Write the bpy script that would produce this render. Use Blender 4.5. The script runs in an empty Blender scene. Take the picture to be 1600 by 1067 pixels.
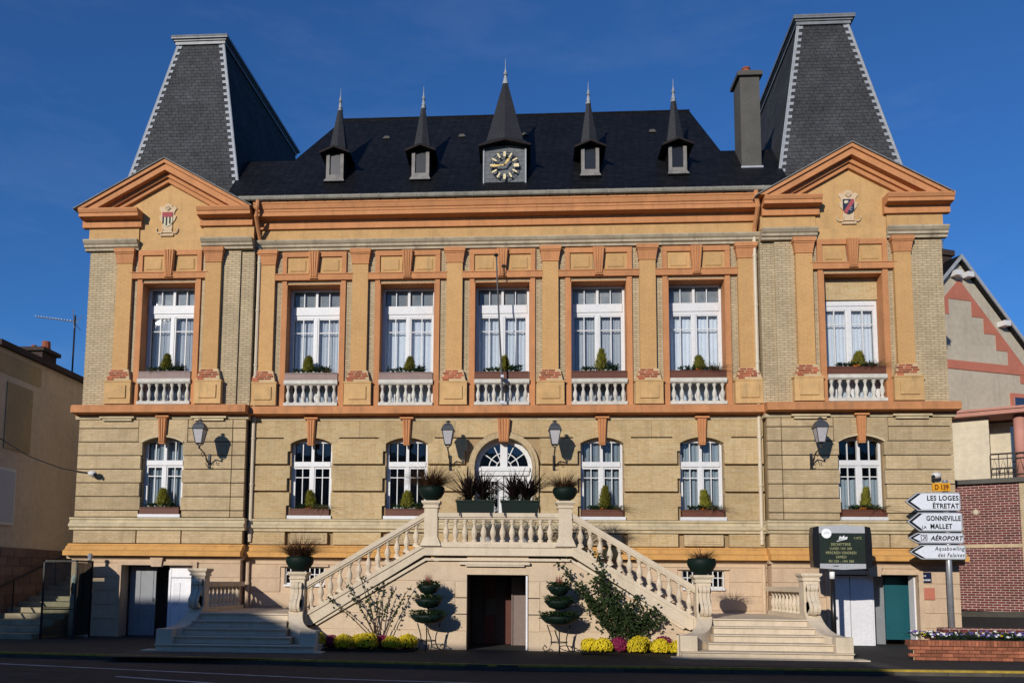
import bpy, math, random
from mathutils import Vector, Matrix
random.seed(7)
PI = math.pi
S = bpy.context.scene
C = S.collection

# ---------------------------------------------------------------- camera
cam = bpy.data.objects.new('camera', bpy.data.cameras.new('camera')); C.objects.link(cam)
yaw, pit, rol = -.0639, .1007, -.009
fw = Vector((math.sin(yaw)*math.cos(pit), math.cos(yaw)*math.cos(pit), math.sin(pit)))
r0 = Vector((math.cos(yaw), -math.sin(yaw), 0)); d0 = -(r0.cross(fw))
rr = r0*math.cos(rol) + d0*math.sin(rol); dd = d0*math.cos(rol) - r0*math.sin(rol)
m = Matrix((rr, -dd, -fw)).transposed().to_4x4(); m.translation = (.5317, -23.073, 1.5714)
cam.matrix_world = m
cam.data.sensor_width = 36; cam.data.lens = 36*1311.665/1600
cam.data.shift_x = (800-729.94)/1600; cam.data.shift_y = (775.92-533.5)/1600
cam.data.clip_end = 3000; cam.data.clip_start = .1
S.camera = cam
S.render.resolution_x, S.render.resolution_y = 1024, 682

# ---------------------------------------------------------------- light
SUN = Vector((.46, 1, -.33)).normalized()
el = math.asin(-SUN.z); az = math.atan2(-SUN.x, -SUN.y)      # azimuth of the sun from +Y, clockwise
w = bpy.data.worlds.new('World'); S.world = w; w.use_nodes = True
nt = w.node_tree; bg = nt.nodes['Background']
sk = nt.nodes.new('ShaderNodeTexSky'); sk.sky_type = 'NISHITA'; sk.sun_disc = False
sk.sun_elevation = el; sk.sun_rotation = az
sk.air_density = 1.0; sk.dust_density = .25; sk.ozone_density = 10.0; sk.altitude = 0
# thin high cloud, faint, everywhere in the sky
tc = nt.nodes.new('ShaderNodeTexCoord'); mp = nt.nodes.new('ShaderNodeMapping'); mp.inputs['Scale'].default_value = (1.2, 1.2, 4.5)
mp.inputs['Rotation'].default_value = (0, .5, .4)
nz = nt.nodes.new('ShaderNodeTexNoise'); nz.inputs['Scale'].default_value = 3.2; nz.inputs['Detail'].default_value = 9; nz.inputs['Roughness'].default_value = .62
mr = nt.nodes.new('ShaderNodeMapRange'); mr.inputs['From Min'].default_value = .52; mr.inputs['From Max'].default_value = .85; mr.inputs['To Max'].default_value = .06
mx = nt.nodes.new('ShaderNodeMix'); mx.data_type = 'RGBA'; mx.inputs['B'].default_value = (5.5, 6.3, 7.6, 1)
nt.links.new(tc.outputs['Generated'], mp.inputs['Vector']); nt.links.new(mp.outputs['Vector'], nz.inputs['Vector'])
nt.links.new(nz.outputs['Fac'], mr.inputs['Value']); nt.links.new(mr.outputs['Result'], mx.inputs['Factor'])
nt.links.new(sk.outputs['Color'], mx.inputs['A']); nt.links.new(mx.outputs['Result'], bg.inputs['Color'])
bg.inputs['Strength'].default_value = .12
sl = bpy.data.lights.new('sun', 'SUN'); sl.energy = 4.0; sl.angle = math.radians(.5); sl.color = (1, .94, .86)
so = bpy.data.objects.new('sun', sl); C.objects.link(so); so.rotation_euler = SUN.to_track_quat('-Z', 'Y').to_euler(); so.location = (-20, -40, 30)
S.view_settings.view_transform = 'Standard'; S.view_settings.look = 'None'; S.view_settings.exposure = 0; S.view_settings.gamma = 1

# ---------------------------------------------------------------- materials
def mat(name, col, rough=.85, var=.14, scale=2.5, fine=.08, bump=.15, bscale=45, brick=None, streak=0, metal=0, spec=.3, grime=(.05, .045, .04), emit=None, transl=0, ov=.06):
    m = bpy.data.materials.new(name); m.use_nodes = True
    t = m.node_tree; N = t.nodes; L = t.links; b = N['Principled BSDF']
    tc = N.new('ShaderNodeTexCoord'); oi = N.new('ShaderNodeObjectInfo')
    mu = N.new('ShaderNodeMath'); mu.operation = 'MULTIPLY'; mu.inputs[1].default_value = 37; L.new(oi.outputs['Random'], mu.inputs[0])
    def noise(sc, vec=None, det=4):
        n = N.new('ShaderNodeTexNoise'); n.noise_dimensions = '4D'; n.inputs['Scale'].default_value = sc; n.inputs['Detail'].default_value = det
        L.new(vec or tc.outputs['Object'], n.inputs['Vector']); L.new(mu.outputs[0], n.inputs['W']); return n.outputs['Fac']
    def mix(mode, a, bb, f):
        n = N.new('ShaderNodeMix'); n.data_type = 'RGBA'; n.blend_type = mode
        for k, v in (('A', a), ('B', bb), ('Factor', f)):
            s = n.inputs[k] if k != 'Factor' else n.inputs[0]
            if k == 'A': s = n.inputs[6]
            if k == 'B': s = n.inputs[7]
            if hasattr(v, 'links') or hasattr(v, 'node'): L.new(v, s)
            elif k == 'Factor': s.default_value = v
            else: s.default_value = (*v, 1)
        return n.outputs[2]
    def rng(f, a, c, lo, hi):
        n = N.new('ShaderNodeMapRange'); n.inputs[1].default_value = a; n.inputs[2].default_value = c; n.inputs[3].default_value = lo; n.inputs[4].default_value = hi
        L.new(f, n.inputs[0]); return n.outputs[0]
    base = None; bh = None
    if brick:
        sx = N.new('ShaderNodeSeparateXYZ'); L.new(tc.outputs['Object'], sx.inputs[0])
        ad = N.new('ShaderNodeMath'); ad.operation = 'ADD'
        if brick.get('flat'): L.new(sx.outputs[0], ad.inputs[0]); ad.inputs[1].default_value = 0; second = sx.outputs[1]
        else: L.new(sx.outputs[0], ad.inputs[0]); L.new(sx.outputs[1], ad.inputs[1]); second = sx.outputs[2]
        cb = N.new('ShaderNodeCombineXYZ'); L.new(ad.outputs[0], cb.inputs[0]); L.new(second, cb.inputs[1])
        bt = N.new('ShaderNodeTexBrick'); L.new(cb.outputs[0], bt.inputs['Vector'])
        bt.inputs['Scale'].default_value = 1; bt.inputs['Brick Width'].default_value = brick['w']; bt.inputs['Row Height'].default_value = brick['h']
        bt.inputs['Mortar Size'].default_value = brick['m']; bt.inputs['Mortar Smooth'].default_value = .3; bt.inputs['Bias'].default_value = 0
        bt.inputs['Color1'].default_value = (*col, 1); bt.inputs['Color2'].default_value = (*brick['c2'], 1); bt.inputs['Mortar'].default_value = (*brick['mc'], 1)
        base = bt.outputs['Color']; bh = bt.outputs['Fac']
    n1 = noise(scale); n2 = noise(scale*9, det=3)
    base = mix('MULTIPLY', base if base else col, (1, 1, 1), 0)
    g = N.new('ShaderNodeCombineColor')
    f1 = rng(n1, .25, .75, 1-var, 1+var*.7)
    for i in range(3): L.new(f1, g.inputs[i])
    base = mix('MULTIPLY', base, g.outputs[0], 1.0)
    g = N.new('ShaderNodeCombineColor'); f2 = rng(n2, .3, .7, 1-fine, 1+fine)
    for i in range(3): L.new(f2, g.inputs[i])
    base = mix('MULTIPLY', base, g.outputs[0], 1.0)
    g = N.new('ShaderNodeCombineColor'); f3 = rng(oi.outputs['Random'], 0, 1, 1-ov, 1+ov)     # each piece its own tone
    for i in range(3): L.new(f3, g.inputs[i])
    base = mix('MULTIPLY', base, g.outputs[0], 1.0)
    if streak:
        mp = N.new('ShaderNodeMapping'); mp.inputs['Scale'].default_value = (5, 5, .55); L.new(tc.outputs['Object'], mp.inputs[0])
        s = rng(noise(1.3, mp.outputs[0], 6), .52, .8, 0, streak)
        base = mix('MIX', base, grime, s)
    L.new(base, b.inputs['Base Color'])
    b.inputs['Roughness'].default_value = rough; b.inputs['Metallic'].default_value = metal; b.inputs['Specular IOR Level'].default_value = spec
    if bump:
        bp = N.new('ShaderNodeBump'); bp.inputs['Strength'].default_value = bump; bp.inputs['Distance'].default_value = .012
        h = noise(bscale, det=5)
        if bh:
            iv = N.new('ShaderNodeMath'); iv.operation = 'MULTIPLY_ADD'; iv.inputs[1].default_value = -1.6; L.new(bh, iv.inputs[0]); L.new(h, iv.inputs[2]); h = iv.outputs[0]
        L.new(h, bp.inputs['Height']); L.new(bp.outputs[0], b.inputs['Normal'])
    if emit:
        b.inputs['Emission Color'].default_value = (*emit[0], 1); b.inputs['Emission Strength'].default_value = emit[1]
    if transl:
        tr = N.new('ShaderNodeBsdfTranslucent'); L.new(base, tr.inputs[0]); ms = N.new('ShaderNodeMixShader'); ms.inputs[0].default_value = transl
        L.new(b.outputs[0], ms.inputs[1]); L.new(tr.outputs[0], ms.inputs[2]); L.new(ms.outputs[0], N['Material Output'].inputs[0])
    return m

def glass(name, tint=(.8, .86, .9), refl=.12, rough=.01):
    m = bpy.data.materials.new(name); m.use_nodes = True; t = m.node_tree; N = t.nodes; L = t.links
    N.remove(N['Principled BSDF'])
    tr = N.new('ShaderNodeBsdfTransparent'); tr.inputs[0].default_value = (*tint, 1)
    gl = N.new('ShaderNodeBsdfGlossy'); gl.inputs['Roughness'].default_value = rough; gl.inputs[0].default_value = (.95, .97, 1, 1)
    nz = N.new('ShaderNodeTexNoise'); nz.inputs['Scale'].default_value = 2.2; bp = N.new('ShaderNodeBump'); bp.inputs['Strength'].default_value = .05; bp.inputs['Distance'].default_value = .05
    tc = N.new('ShaderNodeTexCoord'); L.new(tc.outputs['Object'], nz.inputs[0]); L.new(nz.outputs[0], bp.inputs['Height']); L.new(bp.outputs[0], gl.inputs['Normal'])
    lw = N.new('ShaderNodeFresnel'); lw.inputs[0].default_value = 1.5
    ad = N.new('ShaderNodeMath'); ad.operation = 'ADD'; ad.inputs[1].default_value = refl; ad.use_clamp = True; L.new(lw.outputs[0], ad.inputs[0])
    ms = N.new('ShaderNodeMixShader'); L.new(ad.outputs[0], ms.inputs[0]); L.new(tr.outputs[0], ms.inputs[1]); L.new(gl.outputs[0], ms.inputs[2])
    L.new(ms.outputs[0], N['Material Output'].inputs[0]); return m

MT = {}
MT['ochre'] = mat('ochre_paint', (.50, .30, .122), var=.14, streak=.34, grime=(.20, .13, .07), bump=.12)
MT['ochre_brick'] = mat('ochre_painted_brick', (.54, .315, .125), var=.08, streak=.10, grime=(.2, .12, .07), bump=.35, brick=dict(w=.21, h=.062, m=.006, c2=(.52, .295, .115), mc=(.46, .26, .10)))
MT['ochre_worn'] = mat('ochre_worn', (.53, .33, .14), var=.18, scale=4, streak=.55, grime=(.22, .16, .085))
MT['terra'] = mat('terracotta_paint', (.495, .218, .088), var=.12, streak=.38, grime=(.19, .085, .045), bump=.12)
MT['terra_worn'] = mat('terracotta_worn', (.48, .21, .085), var=.2, scale=3, streak=.6, grime=(.13, .085, .05), bump=.3)
MT['orange'] = mat('orange_band', (.56, .295, .088), var=.14, streak=.5, grime=(.24, .12, .05), bump=.12)
MT['greybrick'] = mat('pale_brick', (.50, .39, .235), var=.16, scale=1.2, streak=.30, grime=(.16, .13, .09), bump=.6, brick=dict(w=.22, h=.068, m=.009, c2=(.42, .325, .19), mc=(.27, .20, .12)))
MT['buffbrick'] = mat('buff_brick', (.475, .35, .178), var=.16, scale=1.3, streak=.45, grime=(.24, .17, .09), bump=.5, brick=dict(w=.21, h=.064, m=.008, c2=(.43, .285, .12), mc=(.50, .40, .25)), ov=0.1)
MT['buffpav'] = mat('buff_brick_pavilion', (.49, .37, .215), var=.16, scale=1.3, streak=.5, grime=(.22, .16, .09), bump=.5, brick=dict(w=.21, h=.064, m=.007, c2=(.43, .315, .165), mc=(.40, .31, .19)), ov=0.11)
MT['buffback'] = mat('buff_joint', (.30, .21, .11), var=.2)
MT['greystone'] = mat('grey_moulding', (.40, .33, .225), var=.25, scale=3, streak=.6, grime=(.10, .085, .06), bump=.4)
MT['creamstone'] = mat('cream_moulding', (.50, .41, .255), var=.2, scale=3, streak=.5, grime=(.2, .16, .09), bump=.3)
MT['peach'] = mat('peach_paint', (.54, .395, .26), var=.12, streak=.4, grime=(.30, .2, .13), bump=.1, ov=0.05)
MT['cream'] = mat('cream_stone', (.60, .50, .365), var=.10, scale=3, streak=.42, grime=(.30, .24, .16), bump=.2, bscale=30, ov=0.05)
MT['stairpeach'] = mat('stair_wall', (.57, .44, .30), var=.10, streak=.2, grime=(.34, .23, .14), bump=.12, ov=0.04)
MT['greybal'] = mat('grey_baluster', (.56, .53, .455), var=.15, scale=6, streak=.35, grime=(.2, .19, .16), bump=.25)
MT['white'] = mat('white_paint', (.63, .625, .61), rough=.5, var=.05, bump=.03, streak=.06, grime=(.4, .38, .34), spec=.4, ov=0.03)
MT['whitedoor'] = mat('white_door', (.72, .71, .72), rough=.45, var=.06, bump=.03, streak=.08, grime=(.4, .38, .36), spec=.4)
MT['darkdoor'] = mat('grey_door', (.22, .23, .24), rough=.5, var=.1, bump=.05)
MT['teal'] = mat('teal_door', (.008, .085, .105), rough=.5, var=.08, bump=.05)
MT['slate'] = mat('slate_grey', (.066, .066, .068), rough=.85, var=.3, scale=1.2, fine=.25, bump=.7, bscale=20, spec=.06, brick=dict(w=.2, h=.115, m=.006, c2=(.054, .054, .056), mc=(.02, .02, .021)), streak=.25, grime=(.09, .09, .09))
MT['slateblack'] = mat('slate_black', (.0095, .0095, .0105), rough=.5, var=.45, scale=.7, fine=.35, bump=1.0, bscale=14, spec=.25, brick=dict(w=.24, h=.125, m=.012, c2=(.0055, .0055, .0065), mc=(.002, .002, .002)), streak=.35, grime=(.017, .017, .016))
MT['slatespire'] = mat('slate_spire', (.020, .020, .022), rough=.55, var=.2, scale=2, fine=.2, bump=.4, bscale=20, spec=.3, brick=dict(w=.16, h=.07, m=.003, c2=(.017, .017, .019), mc=(.010, .010, .011)))
MT['slateclad'] = mat('slate_cladding', (.12, .125, .13), rough=.6, var=.2, scale=3, bump=.5, brick=dict(w=.2, h=.13, m=.004, c2=(.10, .105, .11), mc=(.05, .05, .05)))
MT['zinc'] = mat('zinc', (.22, .225, .23), rough=.5, var=.25, scale=5, metal=.3, streak=.4, grime=(.15, .15, .15))
MT['leadwhite'] = mat('pale_lead', (.31, .32, .33), rough=.6, var=.2, scale=6, ov=0.1)
MT['oldwood'] = mat('weathered_wood', (.21, .195, .175), var=.3, scale=6, streak=.5, grime=(.08, .075, .065), bump=.4)
MT['darkwood'] = mat('dark_wood', (.014, .009, .008), var=.2)
MT['gold'] = mat('gold_leaf', (.62, .42, .13), rough=.35, metal=.5, var=.1, bump=.05)
MT['cream_gold'] = mat('pale_gilt', (.70, .58, .33), rough=.45, var=.08, bump=.03)
MT['iron'] = mat('black_iron', (.014, .014, .015), rough=.5, var=.2, bump=.1)
MT['lampmetal'] = mat('lamp_metal', (.055, .058, .062), rough=.42, var=.15, bump=.05, spec=.5)
MT['lampglass'] = mat('frosted_pane', (.42, .40, .40), rough=.3, var=.06, bump=.02, spec=.5)
MT['pipe'] = mat('cream_pipe', (.55, .46, .33), rough=.55, var=.08, bump=.03, streak=.1)
MT['brownbox'] = mat('brown_box', (.115, .040, .022), rough=.6, var=.15)
MT['mauvebox'] = mat('faded_box', (.25, .17, .145), rough=.6, var=.15, streak=.3, grime=(.35, .28, .26))
MT['greenpot'] = mat('green_pot', (.004, .0125, .009), rough=.6, var=.12, spec=.18, bump=.03)
MT['soil'] = mat('soil', (.02, .014, .009), rough=1, var=.3, bump=.8)
MT['curtain'] = mat('white_curtain', (.56, .55, .56), var=.05, bump=.05, ov=0.28)
MT['curtainlow'] = mat('grey_blue_curtain', (.30, .33, .35), var=.06, bump=.05, ov=0.25)
MT['interior'] = mat('interior', (.22, .21, .20), var=.1)
MT['frost'] = mat('dusty_blind', (.30, .285, .27), var=.3, scale=5, rough=.6, ov=0.3)
MT['glass'] = glass('window_glass', refl=.0); MT['glasslow'] = glass('window_glass_low', refl=.0); MT['glassbooth'] = glass('booth_glass', (.72, .76, .74), .0)
MT['redbrick'] = mat('red_brick', (.33, .085, .04), var=.3, scale=9, fine=.2, bump=.4, ov=0.35)
MT['mortar'] = mat('lime_mortar', (.50, .36, .20), var=.15, bump=.4)
MT['needle'] = mat('conifer_green', (.23, .22, .028), rough=.7, var=.45, scale=8, bump=0, transl=.25, ov=0.25)
MT['ivy'] = mat('dark_leaf', (.022, .05, .018), rough=.5, var=.5, scale=14, bump=0, transl=.2)
MT['varleaf'] = mat('variegated_leaf', (.24, .25, .13), rough=.55, var=.5, scale=18, bump=0, transl=.25)
MT['whiteleaf'] = mat('silver_leaf', (.46, .50, .46), rough=.6, var=.3, scale=14, bump=0)
MT['grassbrown'] = mat('bronze_grass', (.12, .06, .03), rough=.7, var=.5, scale=10, bump=0, transl=.2)
MT['purpleleaf'] = mat('dark_cordyline', (.015, .0075, .008), rough=.42, var=.5, scale=8, bump=0)
MT['heather'] = mat('red_heather', (.22, .06, .04), rough=.8, var=.4, scale=12, bump=0)
MT['roseleaf'] = mat('rose_leaf', (.032, .055, .014), rough=.5, var=.6, scale=6, bump=0, transl=.3)
MT['stem'] = mat('brown_stem', (.07, .045, .025), var=.3)
MT['yellow'] = mat('yellow_petal', (.66, .50, .015), rough=.7, var=.3, scale=14, bump=0, transl=.15, ov=0.12)
MT['magenta'] = mat('magenta_petal', (.23, .012, .06), rough=.7, var=.4, scale=14, bump=0, transl=.15)
MT['mumgreen'] = mat('mum_leaf', (.03, .04, .006), rough=.8, var=.4, scale=12, bump=0)
MT['violet'] = mat('violet_petal', (.16, .10, .38), rough=.7, var=.4, scale=20, bump=0)
MT['petalwhite'] = mat('white_petal', (.75, .75, .72), rough=.7, var=.1, bump=0)
MT['orangepetal'] = mat('orange_petal', (.6, .17, .02), rough=.7, var=.3, bump=0)
MT['asphalt'] = mat('asphalt', (.029, .027, .027), var=.45, scale=.45, fine=.4, streak=.3, grime=(.055, .052, .05), bump=.5, bscale=120)
MT['pave'] = mat('pavement_asphalt', (.026, .025, .022), var=.2, scale=.8, fine=.2, bump=.4, bscale=90)
MT['sett'] = mat('sett_paving', (.15, .13, .11), var=.25, scale=3, bump=.4)
MT['kerb'] = mat('kerb_stone', (.075, .066, .05), var=.3, scale=3, bump=.3, ov=0.25)
MT['kerbyellow'] = mat('worn_yellow_paint', (.36, .25, .035), var=.4, scale=7, streak=.4, grime=(.12, .1, .07))
MT['roadwhite'] = mat('worn_white_paint', (.42, .42, .42), var=.4, scale=5)
MT['ground'] = mat('far_ground', (.10, .10, .08), var=.2)
MT['blockstone'] = mat('brown_block', (.16, .105, .085), var=.25, scale=3, bump=.4, ov=0.25)
MT['blockjoint'] = mat('block_mortar', (.19, .15, .12), var=.15)
MT['plasterL'] = mat('beige_render', (.54, .44, .325), var=.14, scale=.7, streak=.25, grime=(.16, .12, .08))
MT['plasterLd'] = mat('ochre_render', (.36, .275, .16), var=.14, scale=1)
MT['stepstone'] = mat('old_step_stone', (.33, .28, .18), var=.3, scale=2.5, streak=.3, bump=.5, ov=0.15)
MT['rooftile'] = mat('dark_tile', (.05, .035, .03), var=.3)
MT['greyrender'] = mat('grey_render', (.46, .40, .30), var=.12, scale=.7, streak=.35, grime=(.24, .2, .16))
MT['pink'] = mat('pink_paint', (.44, .15, .095), var=.12, streak=.15, grime=(.3, .15, .12))
MT['creamrender'] = mat('cream_render', (.60, .52, .38), var=.12, scale=.9, streak=.2, grime=(.34, .28, .2))
MT['maroon'] = mat('maroon_brick', (.155, .03, .032), var=.3, scale=4, bump=.4, brick=dict(w=.22, h=.075, m=.009, c2=(.10, .02, .024), mc=(.46, .38, .30)))
MT['tanbrick'] = mat('tan_brick', (.48, .37, .22), var=.2, scale=2, bump=.4, brick=dict(w=.22, h=.075, m=.008, c2=(.42, .31, .18), mc=(.5, .42, .3)))
MT['plantbrick'] = mat('planter_brick', (.30, .105, .055), var=.35, scale=5, fine=.2, bump=.4, ov=0.35)
MT['signwhite'] = mat('sign_white', (.66, .68, .72), rough=.35, var=.04, bump=0, spec=.5)
MT['signblack'] = mat('sign_black', (.012, .012, .014), rough=.4, var=.05, bump=0)
MT['signyellow'] = mat('sign_yellow', (.72, .33, .015), rough=.4, var=.05, bump=0)
MT['signgrey'] = mat('sign_border', (.16, .17, .18), rough=.4, var=.1, bump=0)
MT['signbrown'] = mat('sign_lettering', (.13, .03, .01), rough=.5, var=.05, bump=0)
MT['galv'] = mat('galvanised', (.42, .43, .44), rough=.38, metal=.6, var=.15, scale=6, bump=.05)
MT['panelgrey'] = mat('panel_grey', (.42, .43, .44), rough=.4, var=.04, bump=.02)
MT['panelblack'] = mat('panel_black', (.010, .010, .011), rough=.3, var=.05, bump=0, spec=.5)
MT['screen'] = mat('screen_dark', (.018, .026, .02), rough=.35, var=.1, bump=0)
MT['led'] = mat('led_text', (.30, .30, .14), rough=.6, var=.1, bump=0, emit=((.55, .55, .25), .18))
MT['logowhite'] = mat('logo_white', (.85, .86, .86), rough=.4, var=.02, bump=0)
MT['blueplate'] = mat('blue_plate', (.012, .016, .045), rough=.35, var=.05, bump=0)
MT['potred'] = mat('chimney_pot', (.28, .085, .045), var=.25)
MT['cement'] = mat('cement_render', (.088, .082, .07), var=.25, scale=1.5, streak=.5, grime=(.09, .085, .075), bump=.3)
MT['shieldred'] = mat('shield_red', (.33, .07, .08), var=.1, bump=0); MT['shieldblack'] = mat('shield_black', (.025, .028, .03), var=.1, bump=0)
MT['shieldblue'] = mat('shield_blue', (.022, .028, .055), var=.1, bump=0); MT['shieldyellow'] = mat('shield_cream', (.58, .52, .36), var=.1, bump=0); MT['cartouche'] = mat('cartouche_stone', (.54, .40, .25), var=.12, bump=.1)
MT['oppwall'] = mat('pale_render', (.72, .66, .58), var=.1)  # for the unseen houses; kept pale to bounce neutral light into the shade
MT['sootbrick'] = mat('soot_brick', (.05, .028, .022), var=.3, scale=3, bump=.4, brick=dict(w=.22, h=.075, m=.008, c2=(.035, .02, .016), mc=(.07, .06, .05)))
MT['gutter'] = mat('weathered_gutter', (.24, .225, .18), var=.3, scale=4, streak=.5, grime=(.08, .075, .065))
MT['pinkpale'] = mat('pale_pink_paint', (.46, .22, .165), var=.12, streak=.15, grime=(.3, .15, .12))
MT['camwhite'] = mat('camera_white', (.62, .6, .56), rough=.4, var=.05, bump=0)

MT['reddoor'] = mat('brown_red_door', (.085, .024, .014), rough=.5, var=.2); MT['dimdoor'] = mat('brown_door', (.055, .038, .028), rough=.5, var=.2); MT['leafdoor'] = mat('dull_door', (.19, .14, .12), rough=.5, var=.1)
# ---------------------------------------------------------------- mesh helpers
WL = {}
class MB:
    def __init__(s): s.v = []; s.f = []
    def add(s, vs, fs):
        o = len(s.v); s.v += [tuple(p) for p in vs]; s.f += [tuple(i+o for i in f) for f in fs]; return s
    def box(s, x0, x1, y0, y1, z0, z1):
        return s.add([(x0,y0,z0),(x1,y0,z0),(x1,y1,z0),(x0,y1,z0),(x0,y0,z1),(x1,y0,z1),(x1,y1,z1),(x0,y1,z1)],
                     [(0,3,2,1),(4,5,6,7),(0,1,5,4),(1,2,6,5),(2,3,7,6),(3,0,4,7)])
    def prism_y(s, pts, y0, y1):            # polygon in XZ (counter-clockwise seen from -Y), extruded in Y
        n = len(pts); vs = [(x, y0, z) for x, z in pts] + [(x, y1, z) for x, z in pts]
        return s.add(vs, [tuple(range(n)), tuple(range(2*n-1, n-1, -1))] + [(i, n+i, n+(i+1) % n, (i+1) % n) for i in range(n)])
    def prism_x(s, pts, x0, x1):            # polygon in YZ
        n = len(pts); vs = [(x0, y, z) for y, z in pts] + [(x1, y, z) for y, z in pts]
        return s.add(vs, [tuple(range(n-1, -1, -1)), tuple(range(n, 2*n))] + [(i, (i+1) % n, n+(i+1) % n, n+i) for i in range(n)])
    def prism_z(s, pts, z0, z1):
        n = len(pts); vs = [(x, y, z0) for x, y in pts] + [(x, y, z1) for x, y in pts]
        return s.add(vs, [tuple(range(n-1, -1, -1)), tuple(range(n, 2*n))] + [(i, (i+1) % n, n+(i+1) % n, n+i) for i in range(n)])
    def lathe(s, prof, cx=0, cy=0, n=10, a0=0):
        vs = []; fs = []; k = len(prof)
        for r, z in prof:
            for j in range(n):
                a = a0+2*PI*j/n; vs.append((cx+r*math.cos(a), cy+r*math.sin(a), z))
        for i in range(k-1):
            for j in range(n): fs.append((i*n+j, i*n+(j+1) % n, (i+1)*n+(j+1) % n, (i+1)*n+j))
        fs.append(tuple(range(n-1, -1, -1))); fs.append(tuple((k-1)*n+j for j in range(n)))
        return s.add(vs, fs)
    def tube(s, pts, r, n=6):
        pts = [Vector(p) for p in pts]; vs = []; fs = []
        for i, p in enumerate(pts):
            d = (pts[min(i+1, len(pts)-1)]-pts[max(i-1, 0)]).normalized()
            a = d.cross(Vector((0, 0, 1)) if abs(d.z) < .9 else Vector((1, 0, 0))).normalized(); b = d.cross(a)
            rr = r[i] if isinstance(r, (list, tuple)) else r
            for j in range(n):
                t = 2*PI*j/n; vs.append(tuple(p+a*rr*math.cos(t)+b*rr*math.sin(t)))
        for i in range(len(pts)-1):
            for j in range(n): fs.append((i*n+j, i*n+(j+1) % n, (i+1)*n+(j+1) % n, (i+1)*n+j))
        fs.append(tuple(range(n-1, -1, -1))); fs.append(tuple((len(pts)-1)*n+j for j in range(n)))
        return s.add(vs, fs)
    def taper(s, x0, x1, y0, y1, z0, X0, X1, Y0, Y1, z1):
        return s.add([(x0,y0,z0),(x1,y0,z0),(x1,y1,z0),(x0,y1,z0),(X0,Y0,z1),(X1,Y0,z1),(X1,Y1,z1),(X0,Y1,z1)],
                     [(0,3,2,1),(4,5,6,7),(0,1,5,4),(1,2,6,5),(2,3,7,6),(3,0,4,7)])
    def blob(s, c, r, n=8, k=6, jit=0):
        vs = [(c[0], c[1], c[2]-r[2])]; fs = []
        for i in range(1, k):
            t = PI*i/k
            for j in range(n):
                a = 2*PI*j/n; q = 1+random.uniform(-jit, jit)
                vs.append((c[0]+r[0]*q*math.sin(t)*math.cos(a), c[1]+r[1]*q*math.sin(t)*math.sin(a), c[2]-r[2]*q*math.cos(t)))
        vs.append((c[0], c[1], c[2]+r[2])); e = len(vs)-1
        for j in range(n): fs.append((0, 1+(j+1) % n, 1+j)); fs.append((e, e-n+j, e-n+(j+1) % n))
        for i in range(k-2):
            for j in range(n): fs.append((1+i*n+j, 1+i*n+(j+1) % n, 1+(i+1)*n+(j+1) % n, 1+(i+1)*n+j))
        return s.add(vs, fs)
    def build(s, name, mt, parent=None, world=True, smooth=False, loc=None):
        me = bpy.data.meshes.new(name); me.from_pydata(s.v, [], s.f); me.update()
        me.materials.append(MT[mt] if isinstance(mt, str) else mt)
        if smooth:
            me.polygons.foreach_set('use_smooth', [True]*len(me.polygons))
        return put(name, me, parent, world, loc)
def put(name, me, parent=None, world=True, loc=None):
    o = bpy.data.objects.new(name, me); C.objects.link(o); WL[o.name] = Vector((0, 0, 0))
    if parent is not None:
        o.parent = parent
        if world: o.location = -WL[parent.name]
    if loc is not None:
        o.location = loc; WL[o.name] = (WL[parent.name] if parent is not None else Vector())+Vector(loc)
    return o
def tag(o, label, cat, group=None):
    o['label'] = label; o['category'] = cat
    if group: o['group'] = group
    return o
def thing(name, label, cat, loc=(0, 0, 0), group=None, rz=0):
    o = bpy.data.objects.new(name, None); C.objects.link(o); o.location = loc; o.rotation_euler.z = rz; WL[o.name] = Vector(loc)
    o.empty_display_size = .2
    return tag(o, label, cat, group)
def struct(o, kind='structure'): o['kind'] = kind; return o
def copy_tree(o, loc=None, parent=None, label=None, scale=None, rz=None):
    c = o.copy(); C.objects.link(c); c.parent = parent
    WL[c.name] = Vector(loc) if loc is not None else Vector()
    if loc is not None: c.location = loc
    if label: c['label'] = label
    if scale: c.scale = scale
    if rz is not None: c.rotation_euler.z = rz
    for ch in o.children: copy_tree(ch, None, c)
    return c
def wallbox(mb, x0, x1, z0, z1, ops, y0, y1):       # wall with rectangular openings
    xs = sorted({x0, x1} | {a for o in ops for a in o[:2] if x0 < a < x1})
    for a, b in zip(xs, xs[1:]):
        z = z0; mid = (a+b)/2
        for o in sorted((o for o in ops if o[0] < mid < o[1]), key=lambda o: o[2]):
            if o[2] > z+1e-4: mb.box(a, b, y0, y1, z, o[2])
            z = o[3]
        if z < z1-1e-4: mb.box(a, b, y0, y1, z, z1)
    return mb
def textmesh(s, size, x, z, y, align='LEFT', bold=0, shear=0, space=1.0, sx=1.0):
    cu = bpy.data.curves.new('t', 'FONT'); cu.body = s; cu.size = size; cu.align_x = align; cu.extrude = .001; cu.offset = bold; cu.shear = shear; cu.space_character = space
    cu.resolution_u = 3
    o = bpy.data.objects.new('t', cu); C.objects.link(o)
    dg = bpy.context.evaluated_depsgraph_get(); me = bpy.data.meshes.new_from_object(o.evaluated_get(dg))
    bpy.data.objects.remove(o); me.transform(Matrix(((sx, 0, 0, x), (0, 0, -1, y), (0, 1, 0, z), (0, 0, 0, 1))))
    return me
def text(name, s, size, x, z, y, mt, parent, world=True, **k):
    me = textmesh(s, size, x, z, y, **k); me.materials.clear(); me.materials.append(MT[mt]); return put(name, me, parent, world)

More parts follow.
